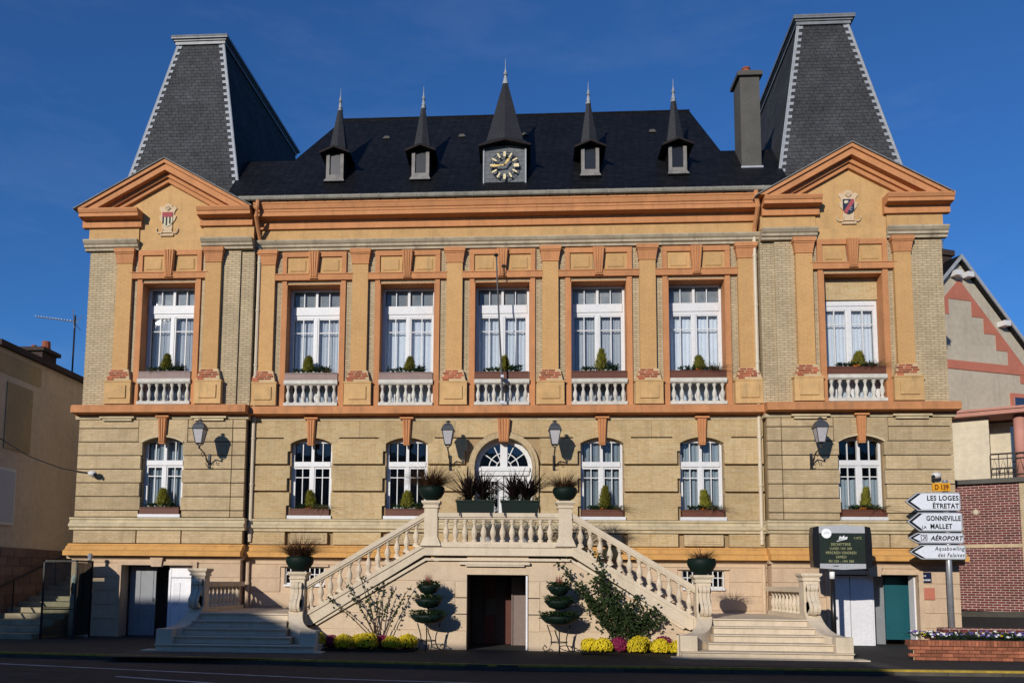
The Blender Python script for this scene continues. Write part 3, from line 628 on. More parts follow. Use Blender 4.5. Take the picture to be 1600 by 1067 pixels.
# ground-floor windows
def low_window(loc, cur, zt=5.56):
    m = MB(); X = .578
    for s in (-1, 1): a, b = sorted((s*X, s*(X-.06))); m.box(a, b, 0, .09, 3.36, zt)
    m.box(-X+.06, X-.06, -.03, .09, 4.76, 4.90); m.box(-X+.06, X-.06, 0, .09, 3.36, 3.46); m.box(-X+.06, X-.06, 0, .09, 5.43, zt)
    m.box(-.05, .05, -.015, .08, 3.46, 4.76); m.box(-.04, .04, -.01, .08, 4.90, 5.43)
    for s in (-1, 1):
        m.box(s*.285-.012, s*.285+.012, .012, .06, 3.46, 4.76); m.box(s*.285-.012, s*.285+.012, .012, .06, 4.90, 5.43)
        a, b = sorted((s*.05, s*.085)); m.box(a, b, .004, .07, 3.46, 4.76); a, b = sorted((s*(X-.06), s*(X-.095))); m.box(a, b, .004, .07, 3.46, 4.76)
        a, b = sorted((s*.085, s*(X-.095))); m.box(a, b, .014, .058, 4.445, 4.47); m.box(a, b, .006, .07, 4.70, 4.758)
    o = m.build('window', 'white', TH, loc=loc)
    for s in (-1, 1):
        for a, b in ((.085, .285), (.285, X-.095)):
            a, b = sorted((s*a, s*b))
            for c, d in ((3.46, 4.45), (4.45, 4.7), (4.9, 5.43)):
                k = MB(); k.add([(a, .045, c), (b, .045, c), (b, .045, d), (a, .045, d)], [(0, 1, 2, 3)]); k.build('pane', 'glasslow', o, world=False)
    if cur:
        k = MB(); n = 40; vs = []
        for i in range(n+1):
            x = -.52+1.04*i/n; yy = .16+.025*math.sin(2*PI*x/.13+loc[0]); vs += [(x, yy, 3.4), (x, yy, cur)]
        k.add(vs, [(2*i, 2*i+2, 2*i+3, 2*i+1) for i in range(n)]); k.build('curtain', 'curtainlow', o, world=False, smooth=True)
    return o
low_window((GW[0], .14, 0), 0); low_window((GW[1], .14, 0), 0); low_window((GW[2], .14, 0), 5.5); low_window((GW[3], .14, 0), 5.5)
low_window((-PC+.04, -.16, 0), 5.5); low_window((PC+.04, -.16, 0), 4.4)

# arched entrance door
k = MB(); D0 = G0; y = .16
k.box(D0-.80, D0-.70, y, y+.1, 2.42, 4.74); k.box(D0+.70, D0+.80, y, y+.1, 2.42, 4.74); k.box(D0-.70, D0+.70, y-.05, y+.1, 4.52, 4.64); k.box(D0-.72, D0+.72, y-.08, y+.1, 4.64, 4.74)
def ring(mb, r0, r1, y0, y1, n=18):
    mb.prism_y([(D0+r1*math.cos(t), 4.74+r1*math.sin(t)) for t in [PI*j/n for j in range(n+1)]]+[(D0+r0*math.cos(t), 4.74+r0*math.sin(t)) for t in [PI-PI*j/n for j in range(n+1)]], y0, y1)
ring(k, .68, .80, y, y+.1); ring(k, .40, .425, y+.01, y+.06); ring(k, .20, .225, y+.01, y+.06)
k.box(D0-.10, D0+.10, y-.02, y+.09, 4.74, 5.44)
for t in (35, 65, 115, 145):
    a = math.radians(t); ca, sa = math.cos(a), math.sin(a); r = .013
    k.prism_y([(D0+.22*ca-r*sa, 4.74+.22*sa+r*ca), (D0+.22*ca+r*sa, 4.74+.22*sa-r*ca), (D0+.70*ca+r*sa, 4.74+.70*sa-r*ca), (D0+.70*ca-r*sa, 4.74+.70*sa+r*ca)], y+.012, y+.055)
k.box(D0-.70, D0+.70, y+.005, y+.06, 4.742, 4.78)
dr = P(k, 'entrance_door', 'white')
k = MB(); k.prism_y([(D0+.70*math.cos(t), 4.75+.68*math.sin(t)) for t in [PI*j/16 for j in range(17)]], y+.07, y+.075); P(k, 'fanlight_pane', 'glasslow', dr)
for s in (-1, 1):
    a, b = sorted((D0+s*.012, D0+s*.70)); k = MB(); k.box(a, a+.12, y+.02, y+.08, 2.42, 4.52); k.box(b-.12, b, y+.02, y+.08, 2.42, 4.52); k.box(a+.12, b-.12, y+.02, y+.08, 4.36, 4.52); k.box(a+.12, b-.12, y+.02, y+.08, 2.42, 3.0)
    lf = P(k, 'door_leaf', 'white', dr)
    k = MB(); k.add([(a+.12, y+.06, 3.0), (b-.12, y+.06, 3.0), (b-.12, y+.06, 4.36), (a+.12, y+.06, 4.36)], [(0, 1, 2, 3)]); P(k, 'door_pane', 'glasslow', dr)
    k = MB(); mx_ = (a+b)/2
    for zc in (3.25, 3.6, 3.95, 4.2):
        for sg in (-1, 1):
            k.tube([(mx_+sg*(.02+.09*(1-math.cos(q))), y+.01, zc-.17+.34*q/PI/1.0*.5+.0) for q in [i*.5 for i in range(8)]], .008, 5)
            k.tube([(mx_+sg*(.10+.05*math.cos(q)), y+.01, zc+.05*math.sin(q)) for q in [i*.8 for i in range(9)]], .008, 5)
    for i in range(5): xx = a+.14+i*(b-a-.28)/4; k.tube([(xx, y+.012, 3.0), (xx, y+.012, 4.36)], .007, 5)
    P(k, 'door_grille', 'white', dr)

# basement
BR = [0, .48, .86, 1.24, 1.62, 2.0, 2.115]
def basement(a, b, y, ops, mt='peach'):
    k = MB(); wallbox(k, a, b, 0, 2.2, ops, y+.03, y+.4); P(k, 'basement_wall', mt)
    for j, (z0, z1) in enumerate(zip(BR, BR[1:])):
        xs = [a]+sorted(e for o in ops if o[3] > z0+.02 and o[2] < z1-.02 for e in (o[0]-.12, o[1]+.12))+[b]
        for p, q in zip(xs[::2], xs[1::2]):
            if q-p > .05: k = MB(); k.box(p, q, y-(.03 if j == 0 else 0), y+.03, z0+(.012 if j else 0), z1-.010); P(k, 'basement_course', mt)
basement(-7.1, 7.1, -.14, [(4.86, 5.98, 1.46, 1.94), (-5.98, -4.86, 1.46, 1.94)])
basement(-11.9, -7.13, -.44, [(-10.45, -8.44, -.1, 1.95)]); basement(7.13, 11.9, -.44, [(8.62, 10.84, -.1, 1.85)])
for s in (-1, 1):
    a, b = sorted((s*4.86, s*5.98)); k = MB()
    k.box(a, b, -.02, .02, 1.46, 1.50); k.box(a, b, -.02, .02, 1.90, 1.94); k.box(a, b, -.19, -.02, 1.40, 1.455)
    for i in range(9): x = a+.02+i*(b-a-.04)/8; k.box(x-.014, x+.014, -.06, -.03, 1.46, 1.94)
    k.box(a, b, -.055, -.035, 1.72, 1.745); bw = P(k, 'basement_window', 'white')
    k = MB(); k.add([(a, .03, 1.46), (b, .03, 1.46), (b, .03, 1.94), (a, .03, 1.94)], [(0, 1, 2, 3)]); P(k, 'pane', 'glasslow', bw)
    k = MB(); k.box(a-.12, b+.12, -.20, -.11, 1.945, 2.0); P(k, 'window_hood', 'peach', bw)
    # door mouldings
for a, b, zt in ((-10.45, -8.44, 1.95), (8.62, 10.84, 1.85)):
    k = MB(); k.box(a-.12, a, -.50, -.41, 0, zt+.1); k.box(b, b+.12, -.50, -.41, 0, zt+.1); k.box(a, b, -.50, -.41, zt, zt+.1); k.taper((a+b)/2-.14, (a+b)/2+.14, -.56, -.41, zt-.04, (a+b)/2-.18, (a+b)/2+.18, -.56, -.41, zt+.22); P(k, 'door_surround', 'peach')
    k = MB(); k.box(a-.1, b+.1, 1.2, 1.3, -.02, 2.1); k.box(a-.1, b+.1, -.03, 1.2, 1.96, 2.05); k.box(a-.2, a-.1, -.03, 1.2, 0, 1.96); k.box(b+.1, b+.2, -.03, 1.2, 0, 1.96); P(k, 'basement_recess', 'interior')
def panel_door(a, b, y, zt, mt, name='basement_door', rot=0):
    k = MB(); k.box(a, b, y, y+.05, .01, zt)
    o = P(k, name, mt)
    for z0, z1 in ((.12, .75), (.88, zt-.12)):
        for u in (0, 1):
            w2 = (b-a)/2; q = MB(); q.box(a+u*w2+.07, a+(u+1)*w2-.07, y-.014, y, z0, z1); P(q, 'door_panel', mt, o)
    q = MB(); q.tube([(b-.06, y-.05, .95), (b-.06, y-.05, 1.06)], .015, 6); P(q, 'door_handle', 'galv', o)
panel_door(-10.40, -9.66, -.02, 1.93, 'darkdoor'); panel_door(-9.13, -8.46, -.25, 1.60, 'whitedoor')
k = MB(); k.box(-9.19, -9.13, -.27, -.18, .01, 1.93); k.box(-9.13, -8.46, -.26, -.2, 1.62, 1.93); P(k, 'door_frame', 'whitedoor')
k = MB(); k.box(8.66, 9.16, -.30, -.25, .01, 1.82); k.box(9.18, 9.68, -.30, -.25, .01, 1.82); k.box(9.68, 9.74, -.30, -.22, .01, 1.82); P(k, 'basement_door', 'whitedoor')
k = MB(); k.box(9.80, 10.30, .34, .39, .01, 1.82); P(k, 'door_side_panel', 'darkdoor')
k = MB(); k.box(9.76, 9.80, -.24, .34, .01, 1.82); P(k, 'door_side_panel', 'whitedoor')
k = MB(); k.box(10.31, 10.93, .30, .36, .14, 1.80); P(k, 'basement_door', 'teal')
k = MB(); k.box(10.80, 10.838, -.30, .0, .01, 1.82); P(k, 'door_edge', 'whitedoor')
# downpipes
for s in (-1, 1):
    k = MB(); x = s*6.99
    k.tube([(x, -.13, 11.15), (x, -.13, 2.62)], .052, 8)
    for z in (10.6, 9.2, 7.6, 5.5, 4.2, 2.75): k.tube([(x, -.13, z), (x, -.13, z+.05)], .064, 8)
    dp = P(k, 'downpipe', 'pipe')
    k = MB(); k.tube([(x-s*.05, -.60, 12.28), (x-s*.05, -.62, 12.1), (x+s*.0, -.58, 11.85), (x, -.20, 11.4), (x, -.13, 11.2)], .062, 8); P(k, 'pipe_elbow', 'terra', dp)
    k = MB(); k.tube([(x, -.21, 2.1), (x, -.21, .0)], .055, 8); k.tube([(x, -.21, 1.45), (x, -.21, 1.52)], .068, 8); P(k, 'lower_pipe', 'peach', dp)

# ---------------------------------------------------------------- roofs
k = MB(); E0, R0, L0 = 12.40, 16.775, 14.40
v = [(-7.95, -.55, 12.36), (7.95, -.55, 12.36), (7.95, 1.2, L0), (6.45, 1.2, L0), (5.95, 3.1, R0), (-5.4, 3.1, R0), (-6.45, 1.2, L0), (-7.95, 1.2, L0),
     (6.45, 5.0, L0), (7.95, 5.0, L0), (7.95, 6.6, 12.38), (-7.95, 6.6, 12.38), (-7.95, 5.0, L0), (-6.45, 5.0, L0)]
k.add(v, [(0, 1, 2, 3, 4, 5, 6, 7), (3, 8, 4), (6, 5, 13), (3, 2, 9, 8), (7, 6, 13, 12), (10, 11, 12, 13, 5, 4, 8, 9)])
rf = P(k, 'main_roof', 'slateblack')
k = MB(); k.tube([(-5.4, 3.1, R0), (5.95, 3.1, R0)], .05, 6); P(k, 'ridge_roll', 'slateblack', rf)
for x, z in ((-3.75, 15.55), (-1.35, 15.55), (.65, 15.55), (4.6, 15.55), (-5.7, 15.0)):
    yy = -.42+(z-12.38)/1.25; q = MB(); q.box(x-.11, x+.11, yy-.05, yy+.02, z-.02, z+.012); q.prism_y([(x-.10, z+.012), (x+.10, z+.012), (x+.07, z+.09), (x-.07, z+.09)], yy+.0, yy+.12)
    if z > 15.2: P(q, 'roof_vent', 'cement', rf)
for s in (-1, 1):
    c = s*9.58; H0, H1 = 12.25, 18.33; gr = 1.16/(H1-H0)
    hf = lambda z: 1.91-(z-H0)*gr
    yf = lambda z: .12+(z-H0)*gr
    k = MB(); sk_ = .40; yb = 8.2
    k.add([(c-1.91, .12, H0), (c+1.91, .12, H0), (c+1.91+sk_, yb+1.2, H0), (c-1.91+sk_, yb+1.2, H0), (c-.75, 1.28, H1), (c+.75, 1.28, H1), (c+.75+sk_, yb, H1), (c-.75+sk_, yb, H1)], [(0,3,2,1),(4,5,6,7),(0,1,5,4),(1,2,6,5),(2,3,7,6),(3,0,4,7)]); tw = P(k, 'tower_roof', 'slate')
    k = MB()
    for hw_, yo, za, zb_ in ((.80, .06, 0, .10), (.84, .10, .10, .15), (.90, .16, .15, .24)):
        k.prism_z([(c-hw_, 1.28-yo), (c+hw_, 1.28-yo), (c+hw_+sk_, yb+yo), (c-hw_+sk_, yb+yo)], H1+za, H1+zb_)
    k.tube([(c-.9, 1.14, H1+.22), (c+.9, 1.14, H1+.22)], .045, 6); P(k, 'tower_cap', 'zinc', tw)
    for t in (-1, 1):
        k = MB()
        def q4(z0, z1, a, b):
            y0, y1 = yf(z0), yf(z1); h0, h1 = hf(z0), hf(z1); e = .022
            P0 = [(c+t*(h0-a), y0), (c+t*(h0-b), y0)]; P1 = [(c+t*(h1-a), y1), (c+t*(h1-b), y1)]
            k.add([(P0[0][0], y0-e, z0), (P0[1][0], y0-e, z0), (P1[1][0], y1-e, z1), (P1[0][0], y1-e, z1), (P0[0][0], y0+e, z0), (P0[1][0], y0+e, z0), (P1[1][0], y1+e, z1), (P1[0][0], y1+e, z1)],
                  [(0, 1, 2, 3), (0, 4, 5, 1), (1, 5, 6, 2), (2, 6, 7, 3), (3, 7, 4, 0)])
        q4(H0, H1, -.01, .06)
        k.tube([(c+t*hf(H0), yf(H0), H0), (c+t*hf(H1), yf(H1), H1)], .028, 6)
        z = H0+.1
        while z < H1-.1: q4(z, z+.10, .06, .165); z += .225
        P(k, 'hip_flashing', 'leadwhite', tw)
    q = MB()
    q.box(c-s*.82, c-s*.62, 5.2, 5.5, 18.4, 18.9) if s < 0 else q.box(c-.1, c+.1, 6.0, 6.2, 18.4, 18.62); P(q, 'vent_stack', 'zinc', tw)
def dormer(loc, W, zw, ze, zs, zt, name, clock=False):
    hw = W; k = MB()
    k.box(-hw, hw, .02, 1.5, .0, ze); o = k.build(name, 'slateclad' if clock else 'slateblack', TH, loc=loc)
    eo = hw*1.22 if clock else hw*1.75; cy = .55 if clock else .48; sb = hw*.86 if clock else hw*.98
    k = MB()                 # flared eaves with a small front gablet, then the spire
    e0, e1 = ze-.06, ze+.02
    k.add([(-eo, -.18, e0), (0, -.26, e0+.14), (eo, -.18, e0), (eo, 1.5, e0), (-eo, 1.5, e0), (-sb, cy-sb, zs), (0, cy-sb-.07, zs+.06), (sb, cy-sb, zs), (sb, cy+sb, zs), (-sb, cy+sb, zs)],
          [(0, 1, 6, 5), (1, 2, 7, 6), (2, 3, 8, 7), (4, 0, 5, 9), (3, 4, 9, 8), (0, 4, 3, 2, 1)])
    t = .045
    k.add([(-sb, cy-sb, zs), (0, cy-sb-.07, zs+.06), (sb, cy-sb, zs), (sb, cy+sb, zs), (-sb, cy+sb, zs), (-t, cy-t, zt), (0, cy-t-.01, zt), (t, cy-t, zt), (t, cy+t, zt), (-t, cy+t, zt)],
          [(0, 1, 6, 5), (1, 2, 7, 6), (2, 3, 8, 7), (3, 4, 9, 8), (4, 0, 5, 9), (5, 6, 7, 8, 9)])
    k.build('spire', 'slatespire', o, world=False)
    k = MB(); u = (zt*1.0); r = 1.15 if clock else 1
    k.lathe([(.085*r, u-.12), (.06*r, u), (.035*r, u+.12), (.03*r, u+.16), (.06*r, u+.18), (.03*r, u+.21), (.05*r, u+.25), (.025*r, u+.29), (.012, u+.38), (.006, u+.6*r)], 0, cy, 8); k.build('finial', 'leadwhite', o, world=False)
    k = MB()
    for s in (-1, 1): k.add([(s*eo, -.19, e0-.05), (0, -.27, e0+.09), (0, -.27, e0+.15), (s*eo, -.19, e0+.01), (s*eo, -.12, e0-.05), (0, -.2, e0+.09), (0, -.2, e0+.15), (s*eo, -.12, e0+.01)], [(0, 1, 2, 3), (4, 7, 6, 5), (0, 4, 5, 1), (0, 3, 7, 4)])
    k.build('bargeboard', 'darkwood', o, world=False)
    if not clock:
        k = MB()
        for s in (-1, 1): a, b = sorted((s*hw*.62, s*hw)); k.box(a, b, -.05, .06, .14, ze-.08)
        k.box(-hw*.62, hw*.62, -.05, .06, .14, .24); k.taper(-hw*1.2, hw*1.2, -.16, .06, 0, -hw, hw, -.07, .06, .14); k.build('window_frame', 'oldwood', o, world=False)
        k = MB(); k.add([(-hw*.62, .005, .24), (hw*.62, .005, .24), (hw*.62, .005, ze-.08), (-hw*.62, .005, ze-.08)], [(0, 1, 2, 3)]); k.build('pane', 'panelblack', o, world=False)
    return o
for i, x in enumerate((-4.92, -2.40, 2.50, 4.98)): dormer((x, .15, 13.12), .255, .9, .95, 1.12, 2.62, 'dormer')
ck = dormer((.05, -.06, 12.80), .61, 1.2, 1.25, 1.42, 3.55, 'clock_dormer', True)
k = MB(); k.box(-.64, .64, -.05, .02, -.03, .02); k.box(-.62, -.58, -.02, .02, .02, 1.15); k.box(.58, .62, -.02, .02, .02, 1.15); k.build('clock_frame', 'leadwhite', ck, world=False)
cz = .60
k = MB()
for R in (.40, .27):
    for i in range(36):
        a, b = 2*PI*i/36, 2*PI*(i+1)/36; k.tube([(R*math.cos(a), -.07, cz+R*math.sin(a)), (R*math.cos(b), -.07, cz+R*math.sin(b))], .011, 4)
k.build('clock_ring', 'iron', ck, world=False)
for h in range(12):
    a = PI/2-2*PI*h/12; k = MB(); ca, sa = math.cos(a), math.sin(a); wd = .035 if h in (0, 3, 6, 9) else .022
    if h in (3,): wd = .05
    k.prism_y([(.26*ca-wd*sa, cz+.26*sa+wd*ca), (.26*ca+wd*sa, cz+.26*sa-wd*ca), (.41*ca+wd*sa, cz+.41*sa-wd*ca), (.41*ca-wd*sa, cz+.41*sa+wd*ca)], -.105, -.085); k.build('clock_numeral', 'cream_gold', ck, world=False)
for nm, ang, ln, wd in (('hour_hand', 55, .24, .035), ('minute_hand', 186, .40, .03)):
    a = math.radians(ang); ca, sa = math.cos(a), math.sin(a); k = MB(); pts = [(-.08, .5), (.0, .8), (.25, .55), (.6, 1.1), (.8, .9), (1, .1), (1, -.1), (.8, -.9), (.6, -1.1), (.25, -.55), (0, -.8), (-.08, -.5)]
    k.prism_y([(u*ln*ca-vv*wd*sa, cz+u*ln*sa+vv*wd*ca) for u, vv in pts][::-1], -.14, -.125); k.build(nm, 'gold', ck, world=False)
# chimney on the roof
k = MB(); k.box(6.86, 7.42, .45, 1.15, 13.2, 16.25); ch = P(k, 'chimney', 'cement')
k = MB(); k.box(6.78, 7.50, .36, 1.24, 16.25, 16.36); k.box(6.82, 7.46, .4, 1.2, 16.36, 16.41); P(k, 'chimney_cap', 'cement', ch)
k = MB(); k.lathe([(.12, 16.41), (.11, 16.66), (.13, 16.68), (.13, 16.71)], 7.14, .8, 10); P(k, 'chimney_pot', 'potred', ch)
k = MB(); k.box(6.83, 7.45, .38, .46, 13.42, 13.5); P(k, 'chimney_flashing', 'leadwhite', ch)
# flagpole
fp = thing('flagpole', 'thin grey flagpole leaning in front of the middle upper window', 'flagpole', (.03, -.45, 6.4))
k = MB(); k.tube([(.04, -.42, 6.43), (-.16, -.62, 10.55)], [.030, .020], 8); k.build('pole', 'lampmetal', fp)
k = MB(); k.lathe([(.05, 10.53), (.07, 10.56), (.05, 10.60)], -.16, -.62, 8); k.build('cap', 'iron', fp); k = MB(); k.box(-.02, .06, -.5, -.15, 7.15, 7.22); k.box(-.03, .09, -.49, -.40, 6.42, 6.50); k.build('bracket', 'galv', fp)

# ---------------------------------------------------------------- outside staircase
ST = thing('staircase', 'cream stone double staircase with balusters rising to the arched door', 'staircase', (0, -3.4, 0))
def Q(mb, name, mt, parent=ST, **k): return mb.build(name, mt, parent, **k)
YF = -3.36
xl = lambda z: -4.30+max(0, z-.52)/.594
rows = [0, .44, .82, 1.20, 1.58, 1.80, 2.02]
for s in (-1, 1):
    k = MB(); k.prism_y([(s*x, z) for x, z in ((-4.5, 0), (-.72, 0), (-.72, 2.05), (-1.72, 2.05), (-4.3, .52), (-4.5, .46))][::s], YF+.02, YF+.3); Q(k, 'stair_wall', 'stairpeach')
    for j, (a, b) in enumerate(zip(rows, rows[1:])):
        if a == 1.58: b = 2.02
        if a == 1.80: continue
        x0, x1 = xl(a+.012), xl(b-.012)
        e = -1.0 if .4 < a < 1.5 else -.72
        pts = [(x0, a+.012 if j else 0), (e, a+.012 if j else 0), (e, b-.012), (x1, b-.012)]
        k = MB(); k.prism_y([(s*x, z) for x, z in pts][::s], YF-(.03 if j == 0 else .0), YF+.02); Q(k, 'wall_course', 'stairpeach')
        if e == -1.0: k = MB(); k.box(*sorted((s*-.98, s*-.72)), YF, YF+.02, a-.01 if a > .45 else a, b+.012 if b < 1.5 else b); Q(k, 'door_jamb', 'stairpeach')
    # stringer and its lower moulding
    k = MB(); k.prism_y([(s*x, z) for x, z in ((-1.50, 2.18), (-1.50, 2.46), (-1.74, 2.46), (-4.50, .82), (-4.50, .56), (-4.38, .52), (-1.72, 2.18))][::-s], YF-.12, YF+.25)
    k.prism_y([(s*x, z) for x, z in ((-1.50, 2.37), (-1.50, 2.46), (-1.74, 2.46), (-4.50, .82), (-4.50, .73), (-1.72, 2.37))][::-s], YF-.15, YF-.12); Q(k, 'stringer', 'cream')
    k = MB(); k.prism_y([(s*x, z) for x, z in ((-1.50, 2.06), (-1.50, 2.12), (-1.70, 2.12), (-4.30, .58), (-4.24, .53), (-1.68, 2.06))][::-s], YF-.07, YF+.02); Q(k, 'stringer_moulding', 'cream')
    k = MB(); k.prism_y([(s*x, z) for x, z in ((-1.70, 3.08), (-1.70, 3.20), (-4.52, 1.525), (-4.52, 1.405))][::-s], YF-.12, YF+.12)
    k.prism_y([(s*x, z) for x, z in ((-1.70, 3.035), (-1.70, 3.08), (-4.52, 1.405), (-4.52, 1.36))][::-s], YF-.09, YF+.09); Q(k, 'handrail', 'cream')
    b = MB(); b.lathe([(r*1.18, z*.5/.53+.06) for r, z in BAL], 0, 0, 10); b.prism_y([(-.075, -.045*s), (.075, .045*s), (.075, .062), (-.075, .062)], -.075, .075); b.prism_y([(-.07, .555), (.07, .555), (.07, .575+.06), (-.07, .575-.0)], -.07, .07)
    bm = None; N_ = 12
    for i in range(N_):
        ax = 1.93+i*(4.40-1.93)/(N_-1); z = 2.47-(ax-1.74)*.594
        if bm is None: o = b.build('baluster', 'cream', ST, loc=(s*ax, YF+3.4, z)); bm = o.data; 
        else: put('baluster', bm, ST, loc=(s*ax, YF+3.4, z))
    if s > 0:
        pass
    # steps of the flight, behind the stringer
    for i in range(10):
        a, b2 = 4.45-i*.273, 4.45-(i+1)*.273; q = MB(); q.box(*sorted((s*a, s*b2)), YF+.26, -1.9, 0 if i < 3 else .9, .8+(i+1)*.162); Q(q, 'step', 'cream')
    # lower landing and street steps
    q = MB(); q.box(*sorted((s*4.46, s*7.12)), -3.55, -.18, 0, .80); Q(q, 'lower_landing', 'cream')
    for i in range(5):
        z = .16*(4-i+1)-.16
        y0 = -4.85+.29*(4-i); 
        xa = 4.86-[0, .05, .12, .3, .92][i]; xb = 6.92+[0, .08, .2, .36, .55][i]
        if i == 0: pass
        q = MB(); q.box(*sorted((s*xa, s*xb)), y0, -3.5, z if i == 4 else z-.0, z+.16-.03); q.box(*sorted((s*(xa-.012), s*(xb+.012))), y0-.05, -3.5, z+.16-.03, z+.16-.002*i); Q(q, 'street_step', 'cream')
    q = MB(); q.box(*sorted((s*3.75, s*7.75)), -5.0, -4.6, .0, .03); Q(q, 'step_slab', 'cream')
    # newels
    def newel(x, y, z0, zt, w=.165, scroll=True):
        q = MB(); q.box(x-w, x+w, y-w, y+w, z0, zt-.17); q.box(x-w-.03, x+w+.03, y-w-.03, y+w+.03, zt-.17, zt-.13); q.box(x-w-.015, x+w+.015, y-w-.015, y+w+.015, zt-.13, zt-.10)
        q.taper(x-w-.02, x+w+.02, y-w-.02, y+w+.02, zt-.10, x-w-.06, x+w+.06, y-w-.06, y+w+.06, zt-.05); q.box(x-w-.065, x+w+.065, y-w-.065, y+w+.065, zt-.05, zt)
        if not scroll:
            q.taper(x-w-.09, x+w+.09, y-w-.06, y+w+.06, z0, x-w, x+w, y-w-.002, y+w+.002, z0+.22)
        o = Q(q, 'newel', 'cream')
        if scroll:
            q = MB()
            for rr_, zc, yc in ((.085, zt-.33, y-w-.02), (.15, zt-.78, y-w-.10)):
                for u0, u1, e in ((-.12, -.055, 0), (-.045, .045, .015), (.055, .12, 0)):
                    q.prism_x([(yc+(rr_+e)*math.cos(t), zc+(rr_+e)*math.sin(t)) for t in [2*PI*j/14 for j in range(14)]], x+u0, x+u1)
            for u0, u1, e in ((-.12, -.055, 0), (-.045, .045, .012), (.055, .12, 0)):
                q.prism_x([(y-w, zt-.3), (y-w-.07-e, zt-.34), (y-w-.06-e, zt-.5), (y-w-.16-e, zt-.64), (y-w-.22-e, zt-.78), (y-w, zt-.92)], x+u0, x+u1)
            Q(q, 'scroll', 'cream', o)
        return o
    newel(s*4.69, -3.40, .3, 1.77); newel(s*7.08, -3.40, .3, 1.83)
    newel(s*1.57, YF, 2.40, 3.46, .155, False)
    # curved cheek walls running down beside the street steps
    for x0, fl in ((4.69, -.62), (7.08, .30)):
        st_ = []; M_ = 10
        for j in range(M_+1):
            t = j/M_; st_.append((x0+fl*t*t, -3.56-.98*t, .47+.50*(1-t)**2.2, .165))
        vs = []; fs = []
        for X_, Y_, Z_, W_ in st_:
            vs += [(s*(X_-W_), Y_, 0), (s*(X_-W_), Y_, Z_), (s*(X_+W_), Y_, Z_), (s*(X_+W_), Y_, 0)]
        for j in range(M_):
            for a in range(3): fs.append((4*j+a, 4*j+a+1, 4*j+5+a, 4*j+4+a))
        fs.append((4*M_, 4*M_+1, 4*M_+2, 4*M_+3)); q = MB(); q.add(vs, fs)
        ex = x0+fl; q.box(*sorted((s*(ex-.22 if fl > 0 else ex-.14), s*(ex+.14 if fl > 0 else ex+.22))), -4.74, -4.5, 0, .475); Q(q, 'cheek_wall', 'cream', smooth=False)
    # side balustrade running back to the facade
    q = MB(); X7 = 7.08; q.box(*sorted((s*(X7-.12), s*(X7+.12))), -3.2, -.5, 1.40, 1.52); q.box(*sorted((s*(X7-.10), s*(X7+.10))), -3.2, -.5, .80, .90); sb_ = Q(q, 'side_balustrade', 'cream')
    b = MB(); b.lathe([(r*1.15, .90+z*.5/.53) for r, z in BAL], 0, 0, 9); bm = None
    for i in range(9):
        y = -2.95+i*.28
        if bm is None: o = b.build('baluster', 'cream', sb_, loc=(s*X7, y+3.4, 0)); bm = o.data; o.location = (s*X7, y, 0)
        else: o = put('baluster', bm, sb_, loc=(s*X7, y, 0))
# landing
k = MB(); k.box(-1.50, 1.50, YF-.12, YF+.25, 2.18, 2.46); k.box(-1.50, 1.50, YF-.15, YF-.12, 2.37, 2.46); Q(k, 'landing_edge', 'cream')
k = MB(); k.box(-1.50, 1.50, YF-.07, YF+.02, 2.06, 2.12); k.box(-.9, .75, YF-.11, YF+.02, 1.97, 2.03); k.box(-.75, .62, YF-.09, YF+.02, 1.93, 1.965); Q(k, 'lintel_moulding', 'cream')
k = MB(); k.box(-.72, .72, YF, YF+.3, 1.74, 2.18); Q(k, 'door_lintel', 'stairpeach')
k = MB(); k.box(-1.74, 1.74, YF+.25, -.18, 2.2, 2.42); k.box(-1.75, 1.75, -.9, -.18, 0, 2.2); Q(k, 'landing_slab', 'cream')
k = MB(); k.box(-1.42, 1.42, YF-.12, YF+.12, 3.08, 3.18); k.box(-1.42, 1.42, YF-.09, YF+.09, 3.035, 3.08); k.box(-1.42, 1.42, YF-.10, YF+.10, 2.46, 2.50); Q(k, 'landing_rail', 'cream')
b = MB(); b.lathe([(r*1.18, 2.50+z*.535/.53) for r, z in BAL], 0, 0, 10); bm = None
for i in range(12):
    x = -1.22+i*2.44/11
    if bm is None: o = b.build('baluster', 'cream', ST, loc=(x, YF+3.4, 0)); bm = o.data
    else: put('baluster', bm, ST, loc=(x, YF+3.4, 0))
# undercroft door
k = MB(); k.box(-.72, .72, -1.32, -1.22, 0, 1.8); k.box(-.80, -.72, -3.05, -1.22, 0, 1.8); k.box(.72, .80, -3.05, -1.22, 0, 1.8); k.box(-.8, .8, -3.05, -1.22, 1.76, 1.84); Q(k, 'undercroft_recess', 'dimdoor')
for i, (a, b2, mt) in enumerate(((-.70, -.40, 'dimdoor'), (-.395, -.12, 'reddoor'), (-.115, .12, 'dimdoor'), (.125, .30, 'reddoor'))):
    q = MB(); q.box(a, b2, -1.45, -1.36, .01, 1.72); Q(q, 'door_board', mt)
q = MB(); q.box(-.36, -.10, -1.48, -1.45, .80, 1.15); q.box(-.38, -.08, -1.49, -1.45, .74, .80); Q(q, 'notice_frame', 'cement')
q = MB(); q.box(.31, .34, -1.9, -1.36, .01, 1.70); q.box(.34, .70, -1.86, -1.80, .01, 1.70); Q(q, 'open_door', 'leafdoor')
q = MB(); q.box(.66, .70, -3.32, -2.7, .01, 1.72); Q(q, 'door_leaf_edge', 'whitedoor')

